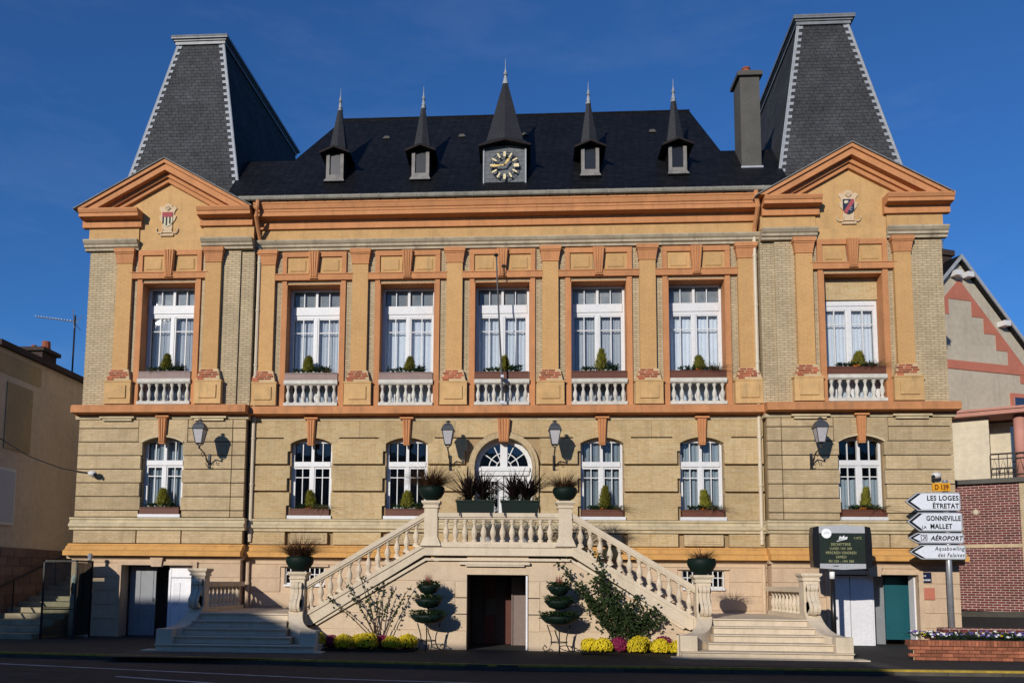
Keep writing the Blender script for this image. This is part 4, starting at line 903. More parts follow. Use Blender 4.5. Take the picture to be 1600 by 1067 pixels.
# ---------------------------------------------------------------- plants
RND = random.Random(11)
def rv(s=1): return Vector((RND.uniform(-s, s), RND.uniform(-s, s), RND.uniform(-s, s)))
def leaf(mb, p, d, up, L, W):
    p = Vector(p); d = Vector(d).normalized(); sd = d.cross(Vector(up)+rv(.3))
    if sd.length < 1e-3: sd = Vector((1, 0, 0))
    sd = sd.normalized()*W/2; nn = sd.cross(d).normalized()*W*.18
    mb.add([p, p+d*L*.45+sd+nn, p+d*L, p+d*L*.45-sd+nn, p+d*L*.5-nn*.4], [(0, 1, 4), (1, 2, 4), (2, 3, 4), (3, 0, 4)])
def blade(mb, p, a, lean, L, W, droop):
    p = Vector(p); h = Vector((math.cos(a), math.sin(a), 0)); sd = Vector((-h.y, h.x, 0)); pts = []
    for i in range(5):
        t = i/4; pts.append(p+h*(lean*L*t+droop*L*t*t)+Vector((0, 0, L*(t-droop*.9*t*t)*(1-.35*lean))))
    vs = []
    for i, q in enumerate(pts):
        w2 = W*(1-i/4.2)*(.6 if i == 0 else 1)/2; vs += [q-sd*w2, q+sd*w2]
    mb.add(vs, [(2*i, 2*i+1, 2*i+3, 2*i+2) for i in range(4)])
def conifer_mesh(h=.42, r=.14, n=900):
    mb = MB()
    for i in range(n):
        t = RND.random()**.8; a = RND.uniform(0, 2*PI); rr_ = r*min(1, (t+.15)/.3)*(1-t)**.62*RND.uniform(.45, 1.08)
        z = h*t; leaf(mb, (rr_*math.cos(a)*.85, rr_*math.sin(a)*.85, z), (math.cos(a)*.8+RND.uniform(-.4, .4), math.sin(a)*.8+RND.uniform(-.4, .4), 1.1+RND.uniform(-.5, .5)), (math.cos(a), math.sin(a), 0), RND.uniform(.06, .13), .024)
    return mb
def foliage(n, bx, L, W, droop=0.):
    mb = MB()
    for i in range(n):
        p = (RND.uniform(-bx[0], bx[0]), RND.uniform(-bx[1], bx[1]), RND.uniform(0, bx[2])); d = rv(1); d.z = abs(d.z)*.6-droop; leaf(mb, p, d, (0, 0, 1), L*RND.uniform(.6, 1.2), W*RND.uniform(.6, 1.2))
    return mb
def window_box(name, loc, label, w=.70, h=.21, boxm='mauvebox', ch=.42, cr=.14, kind=0, cx=0):
    t = thing(name, label, 'window box', loc, 'planted window boxes on the town hall')
    k = MB(); k.box(-w, w, -.10, .12, 0, h); k.box(-w, w, -.115, -.10, h-.03, h); k.build('trough', boxm, t, world=False)
    k = MB(); k.box(-w+.02, w-.02, -.085, .11, h, h+.012); k.build('soil', 'soil', t, world=False)
    k = conifer_mesh(ch*RND.uniform(.72, 1.12), cr*RND.uniform(.85, 1.3), 1100); o = k.build('dwarf_conifer', 'needle', t, world=False); o.location = (cx+RND.uniform(-.08, .08), .0, h); o.rotation_euler = (RND.uniform(-.1, .1), RND.uniform(-.13, .13), RND.uniform(0, 6))
    k = foliage(240, (w*.66, .11, .09), .11, .065); o = k.build('leafy_plant', 'ivy', t, world=False); o.location = (0, -.02, h)
    if kind == 0:
        k = MB()
        for i in range(7): x = -w*.55+i*w*.16; k.blob((x, -.07, h+.03), (.05, .03, .022), 7, 4, .2)
        k.build('silver_plant', 'whiteleaf', t, world=False)
        if RND.random() < .7:
            k = MB(); n_ = RND.randint(18, 40)
            for i in range(n_): blade(k, (RND.uniform(-.12, .12), RND.uniform(-.06, .02), 0), RND.uniform(PI*.9, 2.1*PI), RND.uniform(.4, 1.2), RND.uniform(.14, .30), .02, RND.uniform(.5, 1.2))
            o = k.build('trailing_plant', 'varleaf', t, world=False); o.location = (w*RND.choice((-.45, .5, .55)), -.07, h)
        k = foliage(RND.randint(110, 200), (w*RND.uniform(.2, .32), .11, RND.uniform(.1, .18)), .12, .05); o = k.build('side_plant', 'ivy', t, world=False); o.location = (w*.45, -.02, h)
    else:
        k = MB()
        for i in range(85): blade(k, (RND.uniform(-.12, .12), RND.uniform(-.05, .02), 0), RND.uniform(0, 2*PI), RND.uniform(.5, 1.4), RND.uniform(.2, .48), .022, RND.uniform(.5, 1.3))
        o = k.build('trailing_plant', 'varleaf', t, world=False); o.location = (w*.62, -.07, h)
        k = MB()
        for i in range(16): k.blob((RND.uniform(-.12, .12)+cx, RND.uniform(-.1, -.03), h+RND.uniform(.01, .05)), (.02, .02, .016), 6, 4)
        k.build('small_flowers', 'orangepetal' if kind == 1 else 'petalwhite', t, world=False)
    return t
UB = ['faded window box in the leftmost upper window above the left pavilion', 'faded window box in the first upper window right of the left downpipe', 'window box in the second upper window right of the left downpipe', 'brown window box behind the flagpole', 'brown window box in the upper window right of the flagpole', 'brown window box in the upper window just left of the right downpipe', 'dark brown window box under the half-bricked upper window of the right pavilion']
for i, (x, y, bm_) in enumerate([(-PC, -.30, 'mauvebox')]+[(c, 0, 'mauvebox' if c < -1 else 'brownbox') for c in BAYS]+[(PC, -.30, 'brownbox')]):
    window_box('window_box', (x, y+.0, 7.192), UB[i], .755, .215, bm_, .52, .175, 0 if i not in (5, 6) else 1, [-.05, -.08, .02, .0, .04, .03, .05][i])
LB = ['window box in the lower window of the left pavilion beside the lantern', 'brown window box in the lower window nearest the left downpipe', 'brown window box in the lower window left of the arched door', 'brown window box with a trailing plant in the lower window right of the arched door', 'red brown window box in the lower window nearest the right downpipe', 'red brown window box in the lower window above the information display']
for i, (x, y) in enumerate([(-PC+.04, -.33), (GW[0], -.03), (GW[1], -.03), (GW[2], -.03), (GW[3], -.03), (PC+.04, -.33)]):
    window_box('window_box', (x, y, 3.362), LB[i], .56, .19, 'brownbox', [.50, .48, .48, .62, .60, .55][i], [.22, .17, .18, .15, .15, .15][i], 1 if i in (1, 3, 4, 5) else 0, [.0, .02, .06, .02, .02, .0][i])

def bowl_pot(loc, label, r=.26, h=.26, kind='brown', n=240, L=.45):
    t = thing('planter_bowl', label, 'planter', loc, 'round green bowls on the stair newels')
    k = MB(); k.lathe([(r*.35, 0), (r*.42, .02), (r*.75, h*.25), (r*.98, h*.6), (r, h*.85), (r*.93, h), (r*.85, h), (r*.8, h*.9)], 0, 0, 18); k.build('bowl', 'greenpot', t, world=False, smooth=True)
    k = MB(); k.lathe([(r*.84, h*.86), (.01, h*.93)], 0, 0, 14); k.build('soil', 'soil', t, world=False)
    k = MB()
    for i in range(n):
        a = RND.uniform(0, 2*PI); q = RND.uniform(0, r*.7); blade(k, (q*math.cos(a), q*math.sin(a), h*.9), a+RND.uniform(-.6, .6), RND.uniform(.1, .9), L*RND.uniform(.5, 1.2), .015, RND.uniform(.15, 1.0))
    k.build('grass', 'grassbrown', t, world=False)
    return t
bowl_pot((-4.69, -3.40, 1.77), 'green bowl of bronze grass on the lower left stair newel', .33, .36, n=1000, L=.78)
bowl_pot((-1.57, YF, 3.46), 'green bowl of tall bronze grass on the newel left of the landing', .31, .34, n=1000, L=.80)
bowl_pot((1.57, YF, 3.46), 'green bowl of short drooping grass on the newel right of the landing', .29, .32, n=620, L=.58)
bowl_pot((4.69, -3.40, 1.77), 'green bowl with thin grass on the lower right stair newel', .33, .38, n=260, L=.45)

def trough(loc, label):
    t = thing('trough_planter', label, 'planter', loc, 'green troughs hung on the landing rail')
    k = MB(); k.taper(-.42, .42, -.13, .13, 0, -.45, .45, -.16, .16, .27); k.box(-.465, .465, -.18, .18, .25, .285); k.build('trough', 'greenpot', t, world=False)
    k = MB()
    for x in (-.36, .36): k = MB(); k.box(x-.014, x+.014, -.20, -.185, -.09, .0); k.box(x-.014, x+.014, -.20, .1, -.006, .0); k.build('bracket', 'iron', t, world=False)
    k = MB()
    for c, n in ((-.16, 95), (.17, 85)):
        for i in range(n):
            a = RND.uniform(0, 2*PI); blade(k, (c+RND.uniform(-.06, .06), RND.uniform(-.05, .05), .28+RND.uniform(0, .14)), a, RND.uniform(.1, 1.15), RND.uniform(.5, .95), .062, RND.uniform(0, .4))
    k.build('spiky_plant', 'purpleleaf', t, world=False)
    k = foliage(220, (.45, .14, .10), .07, .045, .2); o = k.build('trailing_leaves', 'ivy', t, world=False); o.location = (0, 0, .28)
    return t
trough((-.53, YF, 3.19), 'dark green trough of spiky purple leaves, left one on the landing rail')
trough((.52, YF, 3.19), 'dark green trough of spiky purple leaves, right one on the landing rail')

def tier(loc, label, full):
    t = thing('tiered_planter', label, 'planter', loc, 'three-tier iron planters beside the undercroft door')
    k = MB()
    for a in (.5, 2.6, 4.7):
        ca, sa = math.cos(a), math.sin(a)
        k.tube([(ca*.30, sa*.30, .62), (ca*.2, sa*.2, .35), (ca*.19, sa*.19, .2), (ca*.26, sa*.26, .06), (ca*.36, sa*.36, .02), (ca*.42, sa*.42, .09), (ca*.37, sa*.37, .16), (ca*.31, sa*.31, .11)], .014, 6)
    k.tube([(.19*math.cos(j*PI/6), .19*math.sin(j*PI/6), .24) for j in range(13)], .010, 5); k.tube([(0, 0, .6), (0, 0, 1.45)], .02, 6)
    k.build('stand', 'iron', t, world=False)
    for z, r in ((.62, .41), (.97, .31), (1.28, .25)):
        k = MB(); k.lathe([(r*.3, z), (r*.7, z+.04), (r*.95, z+.13), (r, z+.20), (r*.93, z+.205), (r*.9, z+.17)], 0, 0, 18); o = k.build('bowl', 'greenpot', t, world=False, smooth=True)
        k = MB()
        for i in range(int(700*r/.3*full)):
            a = RND.uniform(0, 2*PI); q = r*RND.uniform(.2, 1.02); leaf(k, (q*math.cos(a), q*math.sin(a), z+.19+RND.uniform(-.07, .10)), (math.cos(a)+RND.uniform(-.5, .5), math.sin(a)+RND.uniform(-.5, .5), RND.uniform(-.3, .9)), (0, 0, 1), RND.uniform(.04, .085), .045)
        k.build('leafy_plant', 'ivy', t, world=False)
    k = MB()
    for i in range(110): blade(k, (RND.uniform(-.07, .07), RND.uniform(-.07, .07), 1.45), RND.uniform(0, 2*PI), RND.uniform(.02, .3), RND.uniform(.16, .36), .013, RND.uniform(0, .1))
    k.build('heather', 'heather', t, world=False)
    return t
tier((-1.56, -3.92, .0), 'three-tier green bowl planter left of the undercroft door', .8)
tier((1.40, -3.92, .0), 'three-tier green bowl planter right of the undercroft door', 1.2)

def mum(loc, r, mt, label):
    t = thing('chrysanthemum', label, 'flower', loc, 'chrysanthemums at the foot of the stairs')
    k = MB(); k.blob((0, 0, r*.75), (r*.84, r*.84, r*.72), 14, 8, .05); k.build('leaves', 'mumgreen', t, world=False)
    k = MB(); n = 300
    for i in range(n):
        u = i/n; ph = math.acos(1-u*1.55); a = i*2.39996+RND.uniform(-.15, .15); nn = Vector((math.sin(ph)*math.cos(a), math.sin(ph)*math.sin(a), math.cos(ph)*.86)); p = Vector((0, 0, r*.75))+nn*r*(RND.uniform(.86, 1.08)+.07*math.sin(3*a+loc[0]*9)*math.sin(ph)+.05*math.sin(5*ph+loc[0]*5))
        s = r*.125*RND.uniform(.75, 1.2); t1 = nn.cross(Vector((.3, .2, 1))).normalized(); t2 = nn.cross(t1).normalized(); nn = nn.normalized()
        vs = [p+nn*s*.7]+[p+(t1*math.cos(q)+t2*math.sin(q))*s+nn*s*RND.uniform(-.2, .25) for q in [j*PI/3 for j in range(6)]]
        k.add(vs, [(0, 1+j, 1+(j+1) % 6) for j in range(6)])
    k.build('flower_heads', mt, t, world=False)
    k = MB(); k.lathe([(r*.4, 0), (r*.5, r*.3)], 0, 0, 10); k.build('pot', 'soil', t, world=False)
ML = [(-4.12, -3.95, .27, 'yellow', 'yellow chrysanthemum against the left stair cheek'), (-3.76, -3.75, .20, 'magenta', 'dark magenta chrysanthemum behind the leftmost yellow ones'), (-3.50, -4.02, .245, 'yellow', 'yellow chrysanthemum second from the left stair cheek'), (-3.12, -3.82, .22, 'yellow', 'yellow chrysanthemum in the middle of the left row, set back'), (-2.92, -4.03, .24, 'yellow', 'yellow chrysanthemum in the middle of the left row, in front'), (-2.62, -3.72, .20, 'magenta', 'dark magenta chrysanthemum under the bare climbing rose'), (-2.38, -4.0, .235, 'yellow', 'yellow chrysanthemum second from the right end of the left row'), (-2.02, -3.85, .225, 'yellow', 'yellow chrysanthemum at the right end of the left row'),
      (2.10, -3.85, .23, 'yellow', 'yellow chrysanthemum at the left end of the right row'), (2.36, -4.05, .235, 'yellow', 'yellow chrysanthemum second in the right row, in front'), (2.74, -3.88, .25, 'magenta', 'magenta chrysanthemum left of the rose stems'), (3.10, -4.05, .25, 'yellow', 'yellow chrysanthemum in the middle of the right row, in front'), (3.22, -3.72, .25, 'yellow', 'yellow chrysanthemum in the middle of the right row, set back'), (3.58, -4.07, .25, 'yellow', 'yellow chrysanthemum right of the middle of the right row'), (3.76, -3.78, .26, 'magenta', 'magenta chrysanthemum near the right stair cheek'), (4.0, -4.16, .235, 'yellow', 'yellow chrysanthemum in front of the right stair cheek'), (4.20, -3.95, .21, 'yellow', 'bright yellow chrysanthemum against the right stair cheek')]
for x, y, r, mt, lb in ML: mum((x+RND.uniform(-.03, .03), y+RND.uniform(-.05, .05), .02), r*RND.uniform(.82, .98), mt, lb)
for xa, xb, w2 in ((-4.35, -1.85, 'left'), (1.9, 4.0, 'right')):
    k = MB(); k.prism_z([(xa, -4.2), (xb-.1, -4.25), (xb, -4.1), (xb, -3.4), (xa, -3.4)], 0, .035); tag(k.build('flower_bed', 'soil'), 'narrow dark soil bed of chrysanthemums, %s of the undercroft door' % w2, 'flower bed')

def rose(name, loc, label, tips, nleaf, mt, spread):
    t = thing(name, label, 'shrub', loc)
    k = MB(); lf = MB()
    for (tx, ty, tz) in tips:
        b0 = Vector((RND.uniform(-.1, .1), RND.uniform(-.05, .05), 0)); tip = Vector((tx, ty, tz)); mid = b0.lerp(tip, .5)+Vector((0, RND.uniform(-.06, .06), .12*tz)); pts = []
        for i in range(7):
            u = i/6; pts.append(b0*(1-u)**2+mid*2*u*(1-u)+tip*u*u+rv(.012))
        k.tube(pts, [.016-.011*i/6 for i in range(7)], 5)
        for i in range(nleaf):
            u = RND.uniform(.32, 1)**.8; j = min(5, int(u*6)); p = pts[j].lerp(pts[j+1], u*6-j)+rv(1)*spread*RND.random()
            if p.y > .16: p.y = .16
            d = rv(1); d.z -= .2; d.y -= .3
            for q in range(3): leaf(lf, p, d+rv(.8), (0, -1, .3), RND.uniform(.045, .085), RND.uniform(.03, .05))
    k.build('stems', 'stem', t, world=False); lf.build('leaves', mt, t, world=False)
rose('climbing_rose', (-2.75, -3.62, .03), 'bare climbing rose with few leaves on the left stair wall', [(-.85, .05, 1.55), (-.5, .1, 1.75), (-.25, .0, 1.35), (.0, .1, 1.5), (.3, .05, 1.3), (.75, .1, 1.45), (.55, .0, 1.1), (-.6, -.02, 1.2), (-1.25, .0, 1.18), (.15, -.05, 1.55)], 14, 'roseleaf', .09)
rose('rose_bush', (2.85, -3.64, .03), 'bushy green climbing rose on the right stair wall', [(-1.0, .05, 1.5), (-.85, .0, 1.3), (-.7, .08, 1.1), (-.65, -.05, 1.65), (-.4, .05, 1.5), (-.3, -.08, 1.2), (-.1, .05, 1.35), (.1, -.05, 1.05), (.3, .05, 1.2), (.45, -.05, .95), (.75, .0, 1.0), (.6, .05, .75), (-.5, -.1, .8), (-.2, -.1, .9), (.2, -.1, .75), (-1.45, .02, 2.0), (-.55, .0, 1.85), (-.6, .0, 2.25), (.95, 0, .8)], 85, 'roseleaf', .21)

# ---------------------------------------------------------------- wall lanterns
def lantern(loc, label, rz):
    t = thing('wall_lantern', label, 'lantern', loc, 'wrought-iron wall lanterns')
    k = MB(); k.box(-.035, .035, -.045, 0, -.30, .16); k.tube([(0, -.03, -.18), (0, -.42, .12), (0, -.86, .22)], .02, 6)
    k.tube([(0, -.04, -.05), (0, -.2, -.12), (0, -.33, -.04), (0, -.30, .02), (0, -.24, .0)], .011, 5); k.tube([(0, -.42, .11), (0, -.55, .0), (0, -.68, .03), (0, -.66, .1), (0, -.6, .08)], .011, 5); k.tube([(0, -.05, -.25), (0, -.2, -.22), (0, -.3, -.16)], .011, 5)
    k.tube([(0, -.86, .2), (0, -.86, .30)], .026, 6); k.build('bracket', 'iron', t, world=False)
    f = MB(); zb, zt, rb, rt, y = .36, .78, .09, .165, -.86
    def rot(x, yy): a = rz; return (x*math.cos(a)-yy*math.sin(a), y+x*math.sin(a)+yy*math.cos(a))
    cb = [rot(sx*rb, sy*rb) for sx, sy in ((-1, -1), (1, -1), (1, 1), (-1, 1))]; ct = [rot(sx*rt, sy*rt) for sx, sy in ((-1, -1), (1, -1), (1, 1), (-1, 1))]
    for i in range(4):
        f.tube([(*cb[i], zb), (*ct[i], zt)], .014, 4); f.tube([(*cb[i], zb), (*cb[(i+1) % 4], zb)], .013, 4); f.tube([(*ct[i], zt), (*ct[(i+1) % 4], zt)], .015, 4); f.tube([(*cb[i], zb), (0, y, zb-.10)], .011, 4)
    f.build('frame', 'lampmetal', t, world=False)
    for i in range(4):
        g = MB(); j = (i+1) % 4; g.add([(*cb[i], zb), (*cb[j], zb), (*ct[j], zt), (*ct[i], zt)], [(0, 1, 2, 3)]); g.build('pane', 'lampglass', t, world=False)
    r = MB(); lay = [(.20, .78), (.19, .80), (.155, .90), (.095, .98), (.05, 1.0)]
    for (a, z0), (b, z1) in zip(lay, lay[1:]):
        A = [rot(sx*a, sy*a) for sx, sy in ((-1, -1), (1, -1), (1, 1), (-1, 1))]; B = [rot(sx*b, sy*b) for sx, sy in ((-1, -1), (1, -1), (1, 1), (-1, 1))]
        r.add([(*q, z0) for q in A]+[(*q, z1) for q in B], [(i, (i+1) % 4, 4+(i+1) % 4, 4+i) for i in range(4)]+[(3, 2, 1, 0), (4, 5, 6, 7)])
    t.scale = (.9, .9, .9)
    r.lathe([(.045, 1.0), (.04, 1.03), (.075, 1.05), (.065, 1.065), (.03, 1.09), (.01, 1.10)], 0, y, 10); r.build('roof', 'lampmetal', t, world=False)
LZ = 4.90
lantern((-8.13, -.385, LZ), 'wall lantern on the left pavilion', .0)
lantern((-1.42, -.085, LZ), 'wall lantern left of the arched door', .0)
lantern((1.44, -.085, LZ), 'wall lantern right of the arched door', .0)
lantern((8.25, -.385, LZ), 'wall lantern on the right pavilion', .0)

# cameras
for x, z, sgn, lb in ((-11.45, 4.45, 1, 'small white security camera on the left pavilion wall'), (11.45, 4.42, -1, 'small white security camera above the yellow road number plate')):
    t = thing('security_camera', lb, 'camera', (x, -.385, z)); k = MB(); k.box(-.05, .05, -.04, 0, -.05, .10); k.tube([(0, -.03, .08), (sgn*.04, -.14, .06)], .02, 6); k.build('mount', 'camwhite', t, world=False)
    k = MB(); k.blob((sgn*.08, -.2, .02), (.13, .10, .085), 10, 7); k.build('housing', 'camwhite', t, world=False, smooth=True)
    k = MB(); k.lathe([(.045, 0), (.05, .02)], 0, 0, 10); o = k.build('lens', 'panelblack', t, world=False); o.location = (sgn*.18, -.25, -.02); o.rotation_euler = (PI/2, 0, sgn*.7)
k = MB(); k.tube([(-14.0, -.8, 5.45), (-13.2, -.65, 4.95), (-12.3, -.5, 4.62), (-11.5, -.43, 4.5)], .014, 5); tag(k.build('cable', 'iron'), 'thin black cable sagging from the left neighbour to the camera', 'cable')

# ---------------------------------------------------------------- signs
SG = thing('road_signpost', 'grey post carrying four white arrow signs and a yellow number plate', 'road sign', (11.25, -1.30, 0))
k = MB(); k.tube([(0, .05, 0), (0, .05, 4.20)], .07, 14); k.lathe([(.075, 4.2), (.05, 4.24)], 0, .05, 12); k.build('post', 'galv', SG, world=False, smooth=True)
def arrow(zb, zt, xl_, xr, nm='arrow_sign'):
    zc = (zb+zt)/2; n_ = .34*(zt-zb)/.40*1.0; n_ = min(n_, .30)
    def shape(e):
        return [(xl_+e*1.6, zc), (xl_+n_+e*.4, zb+e), (xr-.04-e*.3, zb+e), (xr-e, zb+.04+e*.4), (xr-e, zt-.04-e*.4), (xr-.04-e*.3, zt-e), (xl_+n_+e*.4, zt-e)]
    k = MB(); k.prism_y(shape(0), -.045, .0); o = k.build(nm, 'signgrey', SG, world=False)
    k = MB(); k.prism_y(shape(.012), -.048, -.046); k.build('border', 'signwhite', o, world=False)
    k = MB(); k.prism_y(shape(.024), -.051, -.049); k.build('black_edge', 'signblack', o, world=False)
    m_ = .13; k = MB(); k.prism_y([(xl_+m_, zc), (xl_+n_+m_*.72, zb+.030), (xr-.05, zb+.030), (xr-.034, zb+.05), (xr-.034, zt-.05), (xr-.05, zt-.030), (xl_+n_+m_*.72, zt-.030)], -.054, -.052); k.build('face', 'signwhite', o, world=False)
    return o
sx_ = lambda s: s
ys_ = -.055
a1 = arrow(3.45, 3.91, -1.04, .31); text('lettering', 'LES LOGES', .172, .26, 3.710, ys_, 'signblack', a1, False, align='RIGHT', bold=.006, space=1.12, sx=.86); text('lettering', 'ÉTRETAT', .172, .26, 3.515, ys_, 'signblack', a1, False, align='RIGHT', bold=.006, space=1.08, sx=.86)
a2 = arrow(2.93, 3.41, -1.02, .335); text('lettering', 'GONNEVILLE', .172, .29, 3.200, ys_, 'signblack', a2, False, align='RIGHT', bold=.006, space=1.10, sx=.76); text('lettering', 'LA', .105, -.66, 3.000, ys_, 'signblack', a2, False, bold=.003, sx=.9); text('lettering', 'MALLET', .172, -.46, 3.000, ys_, 'signblack', a2, False, bold=.006, space=1.10, sx=.82)
a3 = arrow(2.63, 2.90, -1.01, .35); text('lettering', 'AÉROPORT', .155, .30, 2.708, ys_, 'signblack', a3, False, align='RIGHT', bold=.006, shear=.25, space=1.12, sx=.88)
k = MB()
for a, b, c_, d in ((-.70, -.685, 2.690, 2.845), (-.56, -.545, 2.690, 2.845), (-.685, -.56, 2.690, 2.703), (-.685, -.56, 2.832, 2.845)): k.box(a, b, -.058, -.055, c_, d)
k.prism_y([(-.665, 2.715), (-.65, 2.710), (-.57, 2.800), (-.58, 2.815)], -.058, -.055); k.prism_y([(-.665, 2.810), (-.60, 2.785), (-.59, 2.720), (-.575, 2.725), (-.59, 2.800), (-.655, 2.820)], -.0585, -.0555); k.build('plane_symbol', 'signblack', a3, world=False)
a4 = arrow(2.23, 2.60, -1.00, .38); text('lettering', 'Aquabowling', .142, .33, 2.455, ys_, 'signblack', a4, False, align='RIGHT', bold=.002, shear=.25, space=1.16, sx=.82); text('lettering', 'des Falaises', .142, .33, 2.295, ys_, 'signblack', a4, False, align='RIGHT', bold=.002, shear=.25, space=1.16, sx=.82)
k = MB(); k.prism_y([(-.33, 3.950), (.06, 3.950), (.08, 3.970), (.08, 4.130), (.06, 4.150), (-.33, 4.150), (-.35, 4.130), (-.35, 3.970)], -.045, 0); pl_ = k.build('number_plate', 'signyellow', SG, world=False); text('lettering', 'D 139', .17, -.135, 3.990, -.05, 'signbrown', pl_, False, align='CENTER', bold=.006, sx=.80)
# wall plates by the right door
bp_ = thing('street_name_plate', 'small dark blue street name plate under the arrow signs', 'sign', (11.0, -.47, 1.66)); k = MB(); k.box(-.17, .17, -.02, 0, 0, .26); k.build('plate', 'blueplate', bp_, world=False)
text('lettering', 'GENERAL LECLERC', .055, 0, .045, -.024, 'logowhite', bp_, False, align='CENTER', bold=.002, sx=.62); text('lettering', 'RUE', .055, 0, .15, -.024, 'logowhite', bp_, False, align='CENTER', sx=.7)
k = MB(); k.box(10.84, 11.24, -.49, -.47, 1.22, 1.52); tag(k.build('wall_plaque', 'pink'), 'plain pinkish stone plaque below the blue street plate', 'plaque')

# information display
DP = thing('information_display', 'black and grey electronic notice board on a dark post', 'display board', (8.15, -2.5, 0))
k = MB(); k.tube([(-.17, .12, 0), (-.17, .12, 1.72)], .06, 12); k.build('post', 'panelblack', DP, world=False, smooth=True); k = MB(); k.tube([(-.17, .12, 1.72), (-.17, .12, 1.95)], .062, 12); k.build('post_collar', 'logowhite', DP, world=False, smooth=True)
k = MB(); k.box(-.53, .53, -.10, .12, 2.02, 2.93); bd = k.build('housing', 'panelblack', DP, world=False)
for s in (-1, 1):
    k = MB(); k.prism_y([(s*.53, 1.97), (s*.67, 1.99), (s*.685, 2.2), (s*.69, 2.5), (s*.685, 2.75), (s*.66, 2.94), (s*.53, 2.965)][::s], -.12, .13); k.build('side_cap', 'panelblack', DP, world=False)
k = MB(); k.prism_y([(-.53, 2.80), (.53, 2.80), (.53, 2.965), (0, 2.995), (-.53, 2.965)], -.125, .12); k.build('top_panel', 'panelgrey', DP, world=False)
k = MB(); k.prism_y([(-.53, 1.965), (0, 1.935), (.53, 1.965), (.53, 2.075), (-.53, 2.075)], -.125, .12); k.build('bottom_panel', 'panelgrey', DP, world=False)
k = MB(); k.box(-.53, .53, -.112, -.10, 2.075, 2.80); sc = k.build('screen', 'screen', DP, world=False)
for i, (s, z) in enumerate((('DECHETTERIE', 2.50), ('LUNDI 14H 18H', 2.40), ('MERCREDI VENDREDI', 2.30), ('SAMEDI', 2.20), ('9H 12H - 14H 18H', 2.10))):
    text('screen_text', s, .088, -.03, z+.005, -.115, 'led', sc, False, align='CENTER', space=1.18, sx=.72)
text('screen_text', '+14°C', .085, .46, 2.655, -.115, 'led', sc, False, align='RIGHT', space=1.1, sx=.75)
text('script_logo', 'infos', .12, .02, 2.655, -.115, 'logowhite', sc, False, align='CENTER', bold=.004, shear=.45, sx=.85)
k = MB(); k.prism_y([(-.12, 2.60), (.12, 2.66), (.12, 2.672), (-.12, 2.615)], -.117, -.113); k.build('logo_underline', 'logowhite', sc, world=False)
k = MB(); k.prism_y([(-.36+.115*math.cos(t), 2.79+.115*math.sin(t)) for t in [2*PI*j/24 for j in range(24)]], -.133, -.126); lg = k.build('round_logo', 'logowhite', DP, world=False)
k = MB(); k.tube([(-.43, -.135, 2.77), (-.38, -.135, 2.80), (-.33, -.135, 2.78), (-.29, -.135, 2.82)], .006, 4); k.tube([(-.41, -.135, 2.81), (-.35, -.135, 2.83), (-.31, -.135, 2.81)], .005, 4); k.build('logo_lines', 'panelgrey', lg, world=False)
k = MB(); k.prism_y([(-.16+.07*math.cos(t), 2.02+.018*math.sin(t)) for t in [2*PI*j/16 for j in range(16)]], -.130, -.126); k.build('maker_mark', 'signgrey', DP, world=False)

# brick planter with pansies
PB = thing('brick_planter', 'low red brick planter of pansies at the right street corner', 'planter', (10.4, -3.4, 0))
k = MB(); k.prism_z([(8.90, -4.36), (13.0, -4.36), (13.0, -2.1), (10.5, -2.1)], 0, .30); core = k.build('core', 'mortar', PB); k = MB(); k.prism_z([(9.2, -4.22), (12.9, -4.22), (12.9, -2.25), (10.6, -2.25)], .30, .40); k.build('soil', 'soil', PB)
b = MB(); b.box(-.105, .105, -.03, .06, 0, .062); bs = MB(); bs.box(-.032, .032, -.045, .18, 0, .115); bme = bse = None
for r in range(4):
    for i in range(19):
        x = 8.80+.11+i*.224-(0 if r % 2 else .112)
        if x < 8.87 or x > 13.0: continue
        lc = (x-10.4, -4.38+3.4+RND.uniform(-.004, .004), r*.074+.006)
        if bme is None: o = b.build('brick', 'plantbrick', PB, loc=lc); bme = o.data
        else: o = put('brick', bme, PB, loc=lc)
for i in range(56):
    lc = (8.84+i*.075-10.4, -4.38+3.4, .305)
    if bse is None: o = bs.build('coping_brick', 'plantbrick', PB, loc=lc); bse = o.data
    else: o = put('coping_brick', bse, PB, loc=lc)
for i in range(12):
    lc = (10.3+i*.075-10.4, -2.1+3.4, .305); put('coping_brick', bse, PB, loc=lc)
    lc = (10.3+i*.1-10.4, -2.05+3.4, .36); put('coping_brick', bse, PB, loc=lc)
k = foliage(1500, (1.55, .85, .12), .10, .055); o = struct(k.build('pansy_leaves', 'ivy', PB, world=False), 'stuff'); o.location = (.75, .1, .38)
for mt, nn in (('violet', 90), ('petalwhite', 60), ('yellow', 18)):
    k = MB()
    for i in range(nn): k.blob((RND.uniform(-.95, 2.2), RND.uniform(-.75, .9), .47+RND.uniform(0, .06)), (.030, .03, .022), 6, 4, .25)
    struct(k.build('pansy_flowers', mt, PB, world=False), 'stuff')
k = MB(); k.box(10.9, 13.2, -1.5, -1.2, 0, .55); tag(k.build('low_brick_wall', MT['maroon']), 'low brick wall behind the pansy planter', 'wall')

